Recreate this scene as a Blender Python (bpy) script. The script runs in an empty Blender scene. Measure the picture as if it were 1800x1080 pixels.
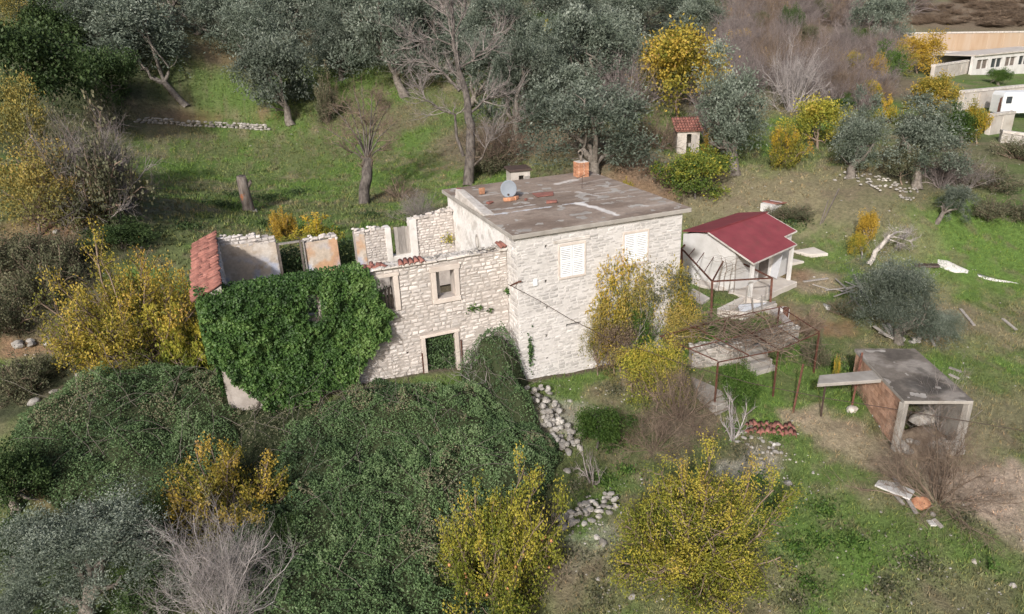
import bpy, math, random
import numpy as np
from mathutils import Matrix, Vector

sc = bpy.context.scene
COL = sc.collection

# ------------------------------------------------------------------ camera
CAM = np.array([-9.698, -23.902, 14.131]); F = 1250.2
_y, _p, _r = 0.378, 0.388, -0.0405
_cy, _sy, _cp, _sp = math.cos(_y), math.sin(_y), math.cos(_p), math.sin(_p)
FW = np.array([_sy*_cp, _cy*_cp, -_sp]); _r0 = np.array([_cy, -_sy, 0.0]); _u0 = np.cross(_r0, FW)
RT = math.cos(_r)*_r0 + math.sin(_r)*_u0; UP = -math.sin(_r)*_r0 + math.cos(_r)*_u0
cd = bpy.data.cameras.new('camera'); cam = bpy.data.objects.new('camera', cd); COL.objects.link(cam)
cd.sensor_fit = 'HORIZONTAL'; cd.sensor_width = 36; cd.lens = F/1800*36; cd.clip_start = 0.5; cd.clip_end = 800
M = Matrix.Identity(4)
for i in range(3):
    M[i][0], M[i][1], M[i][2], M[i][3] = RT[i], UP[i], -FW[i], CAM[i]
cam.matrix_world = M
sc.camera = cam

# ------------------------------------------------------------------ sky and sun
SUN_EL, SUN_DIR = math.radians(31), math.radians(49)      # light travels towards +X,+Y
w = bpy.data.worlds.new('World'); sc.world = w; w.use_nodes = True
nt = w.node_tree; nt.nodes.clear()
sky = nt.nodes.new('ShaderNodeTexSky'); sky.sky_type = 'NISHITA'; sky.sun_disc = False
sky.sun_elevation = SUN_EL; sky.sun_rotation = math.atan2(-math.cos(SUN_DIR), -math.sin(SUN_DIR))
sky.dust_density = 5.0; sky.air_density = .8
bg = nt.nodes.new('ShaderNodeBackground'); bg.inputs['Strength'].default_value = 0.115
wo = nt.nodes.new('ShaderNodeOutputWorld')
nt.links.new(sky.outputs[0], bg.inputs[0]); nt.links.new(bg.outputs[0], wo.inputs[0])
sl = bpy.data.lights.new('sun', 'SUN'); sl.energy = 3.5; sl.angle = math.radians(2.5); sl.color = (1, 0.965, 0.92)
so = bpy.data.objects.new('sun', sl); COL.objects.link(so)
_ld = Vector((math.cos(SUN_EL)*math.cos(SUN_DIR), math.cos(SUN_EL)*math.sin(SUN_DIR), -math.sin(SUN_EL)))
so.rotation_euler = _ld.to_track_quat('-Z', 'Y').to_euler(); so.location = (-30, -40, 40)
vs = sc.view_settings; vs.view_transform = 'Standard'; vs.look = 'None'; vs.gamma = 1; vs.use_curve_mapping = False
vs.exposure = 0.17
sc.cycles.max_bounces = 5; sc.cycles.diffuse_bounces = 3; sc.cycles.glossy_bounces = 1; sc.cycles.transmission_bounces = 2
sc.cycles.transparent_max_bounces = 4
sc.cycles.use_denoising = True

# ------------------------------------------------------------------ helpers: rays and terrain
def ray(px, py):
    d = FW + RT*(px-900)/F - UP*(py-540)/F
    return d/np.linalg.norm(d)
def atz(px, py, z):
    d = ray(px, py); return CAM + d*((z-CAM[2])/d[2])
def atd(px, py, k):
    d = ray(px, py); return CAM + d*(k/(d @ FW))
def depth(p): return float((np.asarray(p)-CAM) @ FW)
def project(x, y, z):
    d = np.stack([x-CAM[0], y-CAM[1], z-CAM[2]], -1); k = d @ FW
    return 900+F*(d @ RT)/k, 540-F*(d @ UP)/k, k

PZ = [(900,1079,-1.5),(0,1079,-.6),(450,1079,-1.3),(1350,1079,-1.7),(1799,1079,-2.0),(1799,800,-1.2),(1500,900,-1.3),(1200,900,-1.1),
 (1000,900,-.9),(1393,727,-.5),(1580,765,-.8),(1650,600,-.3),(1535,465,.8),(1420,450,1.0),(1799,500,.2),(437,370,3.2),(640,357,3.2),
 (823,323,3.4),(515,215,6.0),(325,185,7.7),(360,224,6.0),(1320,495,.7),(1240,640,-.2),(700,850,-.9),(250,800,.6),(50,650,1.6)]
PW = [(-11,0.3,.7),(-5,0.,.8),(0,-.3,.1),(4.3,-.2,-.1),(8,-.2,.1),(-11,9,2.6),(-5,9.3,2.9),(0,9.6,2.9),(4,10.2,2.7),(9,9,1.6),(9,2,.5),
 (-16,3,2.0),(-30,0,2.5),(20,-22,-2.5),(-10,-30,-2),(-30,-25,-1),(14,12,1.6),
 (-60,150,24),(0,170,27),(80,150,24),(130,90,16),(-70,60,11),(110,10,3),(-60,-20,1),(60,-30,-3),(0,-60,-4)]
PD = [(0,0,78),(450,0,98),(900,0,108),(1350,0,114),(1799,0,124),(700,110,74),(1100,110,72),(1500,130,74),(1080,270,50),(1205,262,52),
 (1420,255,52),(1535,340,43),(1700,370,42),(1799,300,50),(1799,210,64),(1750,130,84),(1690,95,97),(0,330,38),(170,385,36),(0,150,58),(250,100,66)]
_P = np.array([atz(*p) for p in PZ] + [np.array(p, float) for p in PW] + [atd(*p) for p in PD])
_S = 20.0
def _K(r2): return np.where(r2 > 0, r2*np.log(r2+1e-12), 0)
_X = _P[:, :2]/_S; _n = len(_X)
_A = np.zeros((_n+3, _n+3)); _A[:_n, :_n] = _K(((_X[:, None]-_X[None])**2).sum(-1)) + np.eye(_n)*0.02
_A[:_n, _n] = 1; _A[:_n, _n+1:] = _X; _A[_n, :_n] = 1; _A[_n+1:, :_n] = _X.T
_b = np.zeros(_n+3); _b[:_n] = _P[:, 2]; _W = np.linalg.solve(_A, _b)

def vnoise(x, y, seed=0):
    x = np.asarray(x, float); y = np.asarray(y, float)
    xi = np.floor(x).astype(np.int64); yi = np.floor(y).astype(np.int64); fx = x-xi; fy = y-yi
    def h(a, b):
        n = (a*374761393 + b*668265263 + seed*1442695041) & 0xffffffff
        n = ((n ^ (n >> 13))*1274126177) & 0xffffffff
        return ((n ^ (n >> 16)) & 0xffff)/65535.0
    u = fx*fx*(3-2*fx); v = fy*fy*(3-2*fy)
    return (h(xi, yi)*(1-u)+h(xi+1, yi)*u)*(1-v) + (h(xi, yi+1)*(1-u)+h(xi+1, yi+1)*u)*v
def fbm(x, y, s, seed=0, o=4):
    t = 0; a = .5; tot = 0
    for i in range(o):
        t = t + a*vnoise(np.asarray(x)/s*2**i, np.asarray(y)/s*2**i, seed+i*17); tot += a; a *= .55
    return t/tot
def sstep(a, b, x):
    t = np.clip((np.asarray(x, float)-a)/(b-a), 0, 1); return t*t*(3-2*t)
WALL_LINE = [(7.4, -1.45), (9.1, -1.95), (12.9, -1.75)]     # foot of the garden retaining wall
def wall_y(x): return np.interp(x, [q[0] for q in WALL_LINE], [q[1] for q in WALL_LINE])
def H(x, y):
    x = np.asarray(x, float); y = np.asarray(y, float)
    q = np.stack([x, y], -1)/_S
    if q.ndim == 1:
        z = _K(((q-_X)**2).sum(-1)) @ _W[:_n] + _W[_n] + q @ _W[_n+1:]
    else:
        sh = x.shape; q = q.reshape(-1, 2); out = np.empty(len(q))
        for i in range(0, len(q), 20000):
            c = q[i:i+20000]; out[i:i+20000] = _K(((c[:, None]-_X)**2).sum(-1)) @ _W[:_n] + _W[_n] + c @ _W[_n+1:]
        z = out.reshape(sh)
    m = sstep(7.75, 8.0, x)*(1-sstep(12.6, 13.6, x))*sstep(.22, .4, y-wall_y(x))*(1-sstep(3, 6, y))
    z = z + np.maximum(0.72-z, 0)*m
    c = sstep(-10.75, -10.5, x)*(1-sstep(-.15, .05, x))*sstep(1.35, 1.6, y)*(1-sstep(7.9, 8.2, y)); z = z + np.minimum(.9-z, 0)*c
    return z + (fbm(x, y, 3.0, 5, 3)-.5)*.22
def G(px, py):
    d = ray(px, py); t = np.arange(8, 240, .6); q = CAM+t[:, None]*d
    b = q[:, 2] < H(q[:, 0], q[:, 1]); i = int(np.argmax(b)); lo, hi = t[max(i-1, 0)], t[i]
    for _ in range(10):
        m = (lo+hi)/2; p = CAM+m*d
        if p[2] < float(H(p[0], p[1])): hi = m
        else: lo = m
    return CAM+hi*d
def ground(x, y): return np.array([x, y, float(H(x, y))])

# ------------------------------------------------------------------ helpers: meshes
def raw_mesh(name, V, Q=None, T=None, attrs=None, smooth=False):
    V = np.asarray(V, np.float32); me = bpy.data.meshes.new(name); me.vertices.add(len(V)); me.vertices.foreach_set('co', V.ravel())
    parts = []; starts = []; off = 0
    for A in (Q, T):
        if A is not None and len(A):
            A = np.asarray(A, np.int32); parts.append(A.ravel()); starts.append(off+np.arange(len(A))*A.shape[1]); off += A.size
    L = np.concatenate(parts); S = np.concatenate(starts).astype(np.int32)
    me.loops.add(len(L)); me.loops.foreach_set('vertex_index', L); me.polygons.add(len(S)); me.polygons.foreach_set('loop_start', S)
    if smooth: me.polygons.foreach_set('use_smooth', np.ones(len(S), bool))
    for k, v in (attrs or {}).items():
        v = np.asarray(v, np.float32)
        if v.ndim == 1:
            a = me.attributes.new(k, 'FLOAT', 'POINT'); a.data.foreach_set('value', v)
        else:
            a = me.attributes.new(k, 'FLOAT_COLOR', 'POINT'); c = np.ones((len(v), 4), np.float32); c[:, :3] = v; a.data.foreach_set('color', c.ravel())
    me.update(calc_edges=True)
    return me
def link(name, me, mat=None, parent=None, loc=None, rot=None, scale=None):
    o = bpy.data.objects.new(name, me); COL.objects.link(o)
    if mat is not None and me is not None:
        if not me.materials: me.materials.append(mat)
        elif me.materials[0] != mat:
            o.material_slots[0].link = 'OBJECT'; o.material_slots[0].material = mat
    if parent is not None: o.parent = parent
    if loc is not None: o.location = [float(v) for v in loc]
    if rot is not None: o.rotation_euler = rot if hasattr(rot, '__len__') else (0, 0, rot)
    if scale is not None: o.scale = scale if hasattr(scale, '__len__') else (scale,)*3
    return o
def tag(o, label=None, cat=None, group=None, kind=None):
    if label: o['label'] = label
    if cat: o['category'] = cat
    if group: o['group'] = group
    if kind: o['kind'] = kind
    return o
def thing(name, label, cat, loc=(0, 0, 0), rz=0, group=None):
    return tag(link(name, None, loc=loc, rot=(0, 0, rz)), label, cat, group)

class MB:
    """collects boxes, prisms and tubes into one mesh"""
    def __init__(s): s.v = []; s.f = []
    def add(s, V, Fs):
        n = len(s.v); s.v += [tuple(float(c) for c in p) for p in V]; s.f += [tuple(i+n for i in f) for f in Fs]; return s
    def box(s, x0, x1, y0, y1, z0, z1, jit=0):
        V = [(x, y, z) for z in (z0, z1) for y in (y0, y1) for x in (x0, x1)]
        if jit: V = [tuple(c+random.uniform(-jit, jit) for c in p) for p in V]
        return s.add(V, [(0,2,3,1),(4,5,7,6),(0,1,5,4),(2,6,7,3),(0,4,6,2),(1,3,7,5)])
    def hexa(s, bottom, top):      # two quads of points, counter-clockwise seen from above
        V = list(bottom)+list(top)
        return s.add(V, [(3,2,1,0),(4,5,6,7),(0,1,5,4),(1,2,6,5),(2,3,7,6),(3,0,4,7)])
    def slab(s, poly, z0, z1):
        n = len(poly); V = [(p[0], p[1], z0 if len(p) < 3 else p[2]-z1) for p in poly]+[(p[0], p[1], z1 if len(p) < 3 else p[2]) for p in poly]
        return s.add(V, [tuple(range(n-1, -1, -1)), tuple(range(n, 2*n))]+[(i, (i+1) % n, n+(i+1) % n, n+i) for i in range(n)])
    def bar(s, a, b, w, h=None, up=(0, 0, 1)):
        a = np.array(a, float); b = np.array(b, float); h = h or w; t = b-a; t /= np.linalg.norm(t); u = np.array(up, float)
        if abs(t @ u) > .95: u = np.array([1., 0, 0])
        r = np.cross(t, u); r /= np.linalg.norm(r); u = np.cross(r, t); r = r*w/2; u = u*h/2
        return s.add([a-r-u, a+r-u, a+r+u, a-r+u, b-r-u, b+r-u, b+r+u, b-r+u], [(0,1,2,3),(7,6,5,4),(0,4,5,1),(1,5,6,2),(2,6,7,3),(3,7,4,0)])
    def tube(s, pts, rad, n=6):
        V, Q = tube(np.array(pts, float), np.broadcast_to(np.array(rad, float), (len(pts),)), n); return s.add(V, [tuple(q) for q in Q])
    def build(s, name, mat, parent=None, bevel=0, smooth=False, **k):
        me = bpy.data.meshes.new(name); me.from_pydata(s.v, [], s.f); me.update()
        o = link(name, me, mat, parent, **k)
        if bevel:
            m = o.modifiers.new('bevel', 'BEVEL'); m.width = bevel; m.segments = 1; m.limit_method = 'ANGLE'
        if smooth: me.polygons.foreach_set('use_smooth', [True]*len(me.polygons))
        return o

def tube(P, R, n):
    t = np.gradient(P, axis=0); t /= np.linalg.norm(t, axis=1)[:, None]+1e-9
    ref = np.array([.31, .17, .93]) if abs(t[0, 2]) < .9 else np.array([.95, .3, .05])
    a = np.cross(t, ref); a /= np.linalg.norm(a, axis=1)[:, None]+1e-9; b = np.cross(t, a)
    ang = np.arange(n)*2*np.pi/n
    V = P[:, None]+R[:, None, None]*(a[:, None]*np.cos(ang)[None, :, None]+b[:, None]*np.sin(ang)[None, :, None])
    m = len(P); i = np.arange(m-1)[:, None]*n; j = np.arange(n)[None]
    Q = np.stack([i+j, i+(j+1) % n, i+n+(j+1) % n, i+n+j], -1).reshape(-1, 4)
    return V.reshape(-1, 3), Q
def tubes_mesh(name, lines, tint=None):
    Vs, Qs, off, at = [], [], 0, []
    for k, (P, R, n) in enumerate(lines):
        V, Q = tube(P, R, n); Vs.append(V); Qs.append(Q+off); off += len(V); at.append(np.full(len(V), (k*0.61803) % 1))
    return raw_mesh(name, np.vstack(Vs), np.vstack(Qs), attrs={'tint': np.concatenate(at)}, smooth=True)

# ------------------------------------------------------------------ helpers: materials
MATS = {}
def _nodes(name):
    m = bpy.data.materials.new(name); m.use_nodes = True; n = m.node_tree; MATS[name] = m
    return m, n, n.nodes['Principled BSDF'], n.links
def _ramp(n, stops):
    r = n.nodes.new('ShaderNodeValToRGB'); e = r.color_ramp.elements
    while len(e) < len(stops): e.new(.5)
    for el, (p, c) in zip(e, stops): el.position = p; el.color = (*c, 1)
    return r
def _noise(n, L, scale, detail=5, coord='Object', rough=.6, stretch=None):
    tc = n.nodes.new('ShaderNodeTexCoord'); no = n.nodes.new('ShaderNodeTexNoise')
    no.inputs['Scale'].default_value = scale; no.inputs['Detail'].default_value = detail; no.inputs['Roughness'].default_value = rough
    if coord == 'World':
        ge = n.nodes.new('ShaderNodeNewGeometry'); src = ge.outputs['Position']
    else: src = tc.outputs[coord]
    if stretch:
        mp = n.nodes.new('ShaderNodeMapping'); mp.inputs['Scale'].default_value = stretch; L.new(src, mp.inputs[0]); src = mp.outputs[0]
    L.new(src, no.inputs['Vector']); return no
def _mix(n, L, a, b, fac, mode='MIX'):
    m = n.nodes.new('ShaderNodeMix'); m.data_type = 'RGBA'; m.blend_type = mode
    for s, v in ((m.inputs[0], fac), (m.inputs[6], a), (m.inputs[7], b)):
        if isinstance(v, (int, float)): s.default_value = v
        elif isinstance(v, tuple): s.default_value = (*v, 1)
        else: L.new(v, s)
    return m.outputs[2]
def _bump(n, L, P, src, strength, dist):
    b = n.nodes.new('ShaderNodeBump'); b.inputs['Strength'].default_value = strength; b.inputs['Distance'].default_value = dist
    L.new(src, b.inputs['Height']); L.new(b.outputs[0], P.inputs['Normal'])
def mat(name, stops, scale=3, rough=.85, bump=.3, bdist=.02, rnd=.25, coord='World', stretch=None, spec=.3, grime=None, metal=0, attr=None):
    """noise-ramped surface; rnd = brightness change from piece to piece; grime = (colour, scale, lo, hi)"""
    m, n, P, L = _nodes(name)
    no = _noise(n, L, scale, coord=coord, stretch=stretch); r = _ramp(n, stops); L.new(no.outputs[0], r.inputs[0]); c = r.outputs[0]
    if attr:
        a = n.nodes.new('ShaderNodeAttribute'); a.attribute_name = attr; c = _mix(n, L, a.outputs['Color'], c, 1.0, 'MULTIPLY')
    if grime:
        g = _noise(n, L, grime[1], 6, coord=coord); gr = _ramp(n, [(grime[2], (0, 0, 0)), (grime[3], (1, 1, 1))]); L.new(g.outputs[0], gr.inputs[0])
        c = _mix(n, L, c, grime[0], gr.outputs[0])
    if rnd:
        oi = n.nodes.new('ShaderNodeObjectInfo'); ge = n.nodes.new('ShaderNodeNewGeometry'); ad = n.nodes.new('ShaderNodeMath'); ad.operation = 'ADD'
        L.new(oi.outputs['Random'], ad.inputs[0]); L.new(ge.outputs['Random Per Island'], ad.inputs[1])
        fr = n.nodes.new('ShaderNodeMath'); fr.operation = 'FRACT'; L.new(ad.outputs[0], fr.inputs[0])
        mr = n.nodes.new('ShaderNodeMapRange'); mr.inputs['To Min'].default_value = 1-rnd; mr.inputs['To Max'].default_value = 1+rnd*.6
        L.new(fr.outputs[0], mr.inputs['Value']); hs = n.nodes.new('ShaderNodeHueSaturation'); L.new(mr.outputs[0], hs.inputs['Value']); L.new(c, hs.inputs['Color']); c = hs.outputs[0]
    L.new(c, P.inputs['Base Color']); P.inputs['Roughness'].default_value = rough; P.inputs['Specular IOR Level'].default_value = spec; P.inputs['Metallic'].default_value = metal
    if bump:
        nb = _noise(n, L, scale*4, 4, coord=coord); _bump(n, L, P, nb.outputs[0], bump, bdist)
    return m
def leafmat(name, stops, trans=.3, gloss=.25, var=.35):
    m, n, P, L = _nodes(name)
    a = n.nodes.new('ShaderNodeAttribute'); a.attribute_name = 'tint'; r = _ramp(n, stops); L.new(a.outputs['Fac'], r.inputs[0])
    oi = n.nodes.new('ShaderNodeObjectInfo'); mr = n.nodes.new('ShaderNodeMapRange'); mr.inputs['To Min'].default_value = 1-var; mr.inputs['To Max'].default_value = 1+var*.5
    L.new(oi.outputs['Random'], mr.inputs['Value']); hs = n.nodes.new('ShaderNodeHueSaturation'); L.new(mr.outputs[0], hs.inputs['Value']); L.new(r.outputs[0], hs.inputs['Color'])
    L.new(hs.outputs[0], P.inputs['Base Color']); P.inputs['Roughness'].default_value = .55; P.inputs['Specular IOR Level'].default_value = gloss
    t = n.nodes.new('ShaderNodeBsdfTranslucent'); L.new(hs.outputs[0], t.inputs[0]); mx = n.nodes.new('ShaderNodeMixShader'); mx.inputs[0].default_value = trans
    L.new(P.outputs[0], mx.inputs[1]); L.new(t.outputs[0], mx.inputs[2]); L.new(mx.outputs[0], n.nodes['Material Output'].inputs[0])
    return m
def colmat(name, rough=.9, scale=6, lo=.75, hi=1.25, bump=.4, bdist=.03, scale2=None):
    """vertex colour 'col' (patches of soil, stains, plaster) times fine noise"""
    m, n, P, L = _nodes(name); a = n.nodes.new('ShaderNodeAttribute'); a.attribute_name = 'col'
    no = _noise(n, L, scale, 6, coord='World', rough=.7); r = _ramp(n, [(.3, (lo,)*3), (.7, (hi,)*3)]); L.new(no.outputs[0], r.inputs[0])
    c = _mix(n, L, a.outputs['Color'], r.outputs[0], 1.0, 'MULTIPLY')
    if scale2:
        n2 = _noise(n, L, scale2, 3, coord='World'); r2 = _ramp(n, [(.3, (.7,)*3), (.7, (1.3,)*3)]); L.new(n2.outputs[0], r2.inputs[0]); c = _mix(n, L, c, r2.outputs[0], 1.0, 'MULTIPLY')
    L.new(c, P.inputs['Base Color']); P.inputs['Roughness'].default_value = rough; P.inputs['Specular IOR Level'].default_value = .2
    nb = _noise(n, L, scale*2.5, 5, coord='World'); _bump(n, L, P, nb.outputs[0], bump, bdist)
    return m

mat('wing_stone', [(.25, (.42,.375,.345)), (.5, (.555,.515,.485)), (.75, (.65,.615,.59))], 2.2, rnd=.24, bump=.5, bdist=.015, grime=((.36,.30,.24), 1.1, .62, .85))
mat('wing_mortar', [(.3, (.31,.275,.25)), (.7, (.47,.43,.40))], 3, rnd=0)
mat('tower_stone', [(.25, (.42,.40,.385)), (.5, (.555,.535,.52)), (.75, (.65,.635,.62))], 1.4, rnd=.2, bump=.5, bdist=.015, grime=((.34,.325,.315), .7, .48, .78))
mat('tower_mortar', [(.3, (.48,.46,.445)), (.7, (.63,.61,.595))], 3, rnd=0)
mat('lime_plaster', [(.25, (.46,.43,.40)), (.45, (.60,.58,.55)), (.7, (.70,.68,.66))], 1.6, rnd=0, bump=.5, bdist=.03, grime=((.33,.31,.28), 2.0, .60, .78))
mat('dressed_stone', [(.3, (.50,.43,.38)), (.7, (.64,.58,.53))], 2.5, rnd=.12, bump=.25)
mat('coping_stone', [(.25, (.40,.36,.32)), (.5, (.58,.54,.50)), (.75, (.74,.71,.68))], 3.5, rnd=.15, bump=.6, bdist=.02)
mat('roof_tile', [(.25, (.17,.08,.068)), (.55, (.29,.125,.10)), (.8, (.37,.20,.165))], 5, rnd=.3, bump=.3, grime=((.20,.15,.13), 3.5, .58, .8))
mat('brick', [(.3, (.38,.17,.10)), (.6, (.52,.27,.16)), (.8, (.60,.40,.28))], 5, rnd=.25, bump=.4)
mat('hollow_brick', [(.3, (.38,.22,.15)), (.6, (.54,.34,.25)), (.8, (.60,.46,.38))], 4, rnd=.3, bump=.4)
mat('concrete', [(.25, (.22,.20,.18)), (.5, (.32,.30,.275)), (.75, (.42,.395,.365))], 1.5, rnd=.1, bump=.4)
mat('pale_concrete', [(.25, (.38,.34,.30)), (.5, (.50,.46,.42)), (.75, (.58,.55,.51))], 1.2, rnd=.1, bump=.3, grime=((.40,.31,.24), .8, .6, .8))
mat('white_paint', [(.3, (.70,.72,.74)), (.7, (.78,.80,.81))], 3, rnd=.04, bump=.05, rough=.5)
mat('white_wall', [(.25, (.48,.47,.45)), (.6, (.62,.61,.60))], 1.2, rnd=0, bump=.2, grime=((.44,.41,.38), .7, .6, .85))
mat('red_sheet', [(.3, (.185,.04,.05)), (.7, (.25,.06,.07))], 1.3, rnd=.08, bump=.05, rough=.6, spec=.25, grime=((.17,.055,.055), 2.2, .5, .8))
mat('rust', [(.3, (.06,.026,.018)), (.6, (.13,.055,.038)), (.8, (.19,.09,.065))], 6, rnd=.2, bump=.3)
mat('dark_iron', [(.3, (.05,.035,.03)), (.7, (.10,.07,.06))], 8, rnd=.1, bump=.2, rough=.6)
mat('old_wood', [(.3, (.24,.22,.20)), (.7, (.42,.39,.365))], 4, rnd=.3, bump=.4, stretch=(6, 6, .7))
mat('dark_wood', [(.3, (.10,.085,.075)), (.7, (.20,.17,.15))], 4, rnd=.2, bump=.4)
mat('bark_grey', [(.3, (.035,.03,.027)), (.5, (.115,.10,.09)), (.7, (.20,.18,.16))], 5, rnd=.1, bump=.8, bdist=.05, stretch=(1, 1, .35))
mat('bark_olive', [(.3, (.10,.085,.07)), (.7, (.27,.24,.21))], 5, rnd=.2, bump=.8, bdist=.04)
mat('bark_pale', [(.3, (.34,.31,.28)), (.7, (.58,.54,.50))], 3, rnd=.1, bump=.4)
mat('stump_wood', [(.3, (.07,.055,.045)), (.5, (.19,.16,.14)), (.7, (.30,.265,.235))], 5, rnd=0, bump=.9, bdist=.05, stretch=(1.5, 1.5, .3), grime=((.40,.16,.08), 1.6, .58, .66))
mat('twig_grey', [(.3, (.19,.165,.155)), (.7, (.33,.295,.28))], 2, rnd=.2, bump=0)
mat('twig_mauve', [(.3, (.16,.135,.13)), (.7, (.30,.255,.245))], .6, rnd=.4, bump=0)
mat('twig_brown', [(.3, (.14,.10,.075)), (.7, (.28,.215,.165))], 1, rnd=.35, bump=0)
mat('twig_pale', [(.3, (.27,.24,.235)), (.7, (.43,.40,.39))], 2, rnd=.2, bump=0)
mat('limestone', [(.25, (.22,.20,.18)), (.5, (.35,.33,.305)), (.75, (.49,.475,.45))], 4, rnd=.35, bump=.6, bdist=.03, grime=((.22,.20,.16), 2.5, .52, .75))
mat('lime_heap', [(.3, (.55,.53,.50)), (.7, (.68,.67,.65))], 2, rnd=0, bump=.4)
mat('dish_grey', [(.3, (.19,.22,.26)), (.7, (.23,.26,.30))], 2, rnd=0, bump=0, rough=.6)
mat('ochre_wall', [(.25, (.34,.21,.125)), (.42, (.43,.32,.225)), (.65, (.46,.39,.33))], .35, rnd=0, bump=.2, stretch=(1, 1, .15))
mat('dry_earth', [(.3, (.16,.12,.09)), (.7, (.30,.24,.18))], 4, rnd=0, bump=.8, bdist=.05)
mat('dark_glass', [(.3, (.03,.035,.04)), (.7, (.06,.07,.08))], 1, rnd=0, bump=0, rough=.15, spec=.5)
mat('plastic_white', [(.3, (.62,.66,.70)), (.7, (.80,.82,.84))], 5, rnd=.1, bump=.6, bdist=.05, rough=.4)
mat('blue_tarp', [(.3, (.06,.10,.16)), (.7, (.11,.17,.25))], 3, rnd=0, bump=.5)
mat('grey_panel', [(.3, (.46,.48,.52)), (.7, (.58,.60,.64))], 2, rnd=.1, bump=.1)
colmat('ground_soil', scale=5, lo=.6, hi=1.35, bump=.9, bdist=.06, scale2=38)
colmat('painted_surface', scale=8, lo=.8, hi=1.15, bump=.35, bdist=.02)
colmat('mound_soil', scale=5)

leafmat('leaf_olive', [(0, (.040,.055,.038)), (.35, (.098,.125,.092)), (.7, (.185,.22,.175)), (1, (.35,.39,.335))], .2, .3, .25)
leafmat('leaf_dark', [(0, (.022,.042,.016)), (.5, (.055,.095,.032)), (1, (.115,.17,.06))], .25)
leafmat('leaf_green', [(0, (.025,.060,.012)), (.5, (.065,.130,.025)), (1, (.14,.22,.05))], .3)
leafmat('leaf_yellow', [(0, (.055,.095,.022)), (.28, (.16,.20,.035)), (.5, (.30,.31,.05)), (.8, (.54,.46,.075)), (1, (.54,.37,.10))], .3, .2, .2)
leafmat('leaf_golden', [(0, (.16,.135,.035)), (.4, (.40,.28,.045)), (.75, (.60,.40,.06)), (1, (.66,.46,.10))], .3, .2, .2)
leafmat('leaf_mixed', [(0, (.08,.115,.03)), (.35, (.19,.21,.045)), (.62, (.40,.34,.045)), (.85, (.60,.38,.045)), (1, (.42,.25,.11))], .3, .2, .2)
leafmat('leaf_scrub', [(0, (.06,.072,.042)), (.45, (.13,.14,.08)), (.8, (.20,.195,.12)), (1, (.28,.235,.15))], .25, .2, .25)
leafmat('leaf_bramble', [(0, (.032,.053,.027)), (.4, (.074,.126,.052)), (.75, (.128,.205,.082)), (.88, (.185,.255,.125)), (1, (.20,.165,.11))], .25, .3, .1)
leafmat('leaf_ivy', [(0, (.018,.045,.014)), (.45, (.045,.098,.026)), (.8, (.085,.17,.04)), (1, (.16,.26,.075))], .25, .35, .1)
leafmat('leaf_autumn', [(0, (.06,.09,.025)), (.28, (.18,.19,.035)), (.55, (.36,.30,.055)), (.82, (.56,.40,.075)), (1, (.48,.29,.10))], .3, .2, .2)
leafmat('leaf_muted', [(0, (.10,.115,.045)), (.35, (.19,.19,.07)), (.65, (.34,.29,.085)), (.88, (.50,.36,.09)), (1, (.36,.24,.13))], .3, .2, .2)
leafmat('leaf_citrus', [(0, (.035,.07,.015)), (.45, (.09,.145,.03)), (.75, (.20,.23,.04)), (1, (.50,.40,.05))], .3, .3, .1)
leafmat('leaf_dry', [(0, (.12,.085,.06)), (.5, (.22,.165,.12)), (1, (.32,.25,.18))], .2, .1, .2)
def attrleaf(name):
    m, n, P, L = _nodes(name); a = n.nodes.new('ShaderNodeAttribute'); a.attribute_name = 'col'; L.new(a.outputs['Color'], P.inputs['Base Color'])
    P.inputs['Roughness'].default_value = .7; P.inputs['Specular IOR Level'].default_value = .2
    return m
attrleaf('grass_blade')

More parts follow.
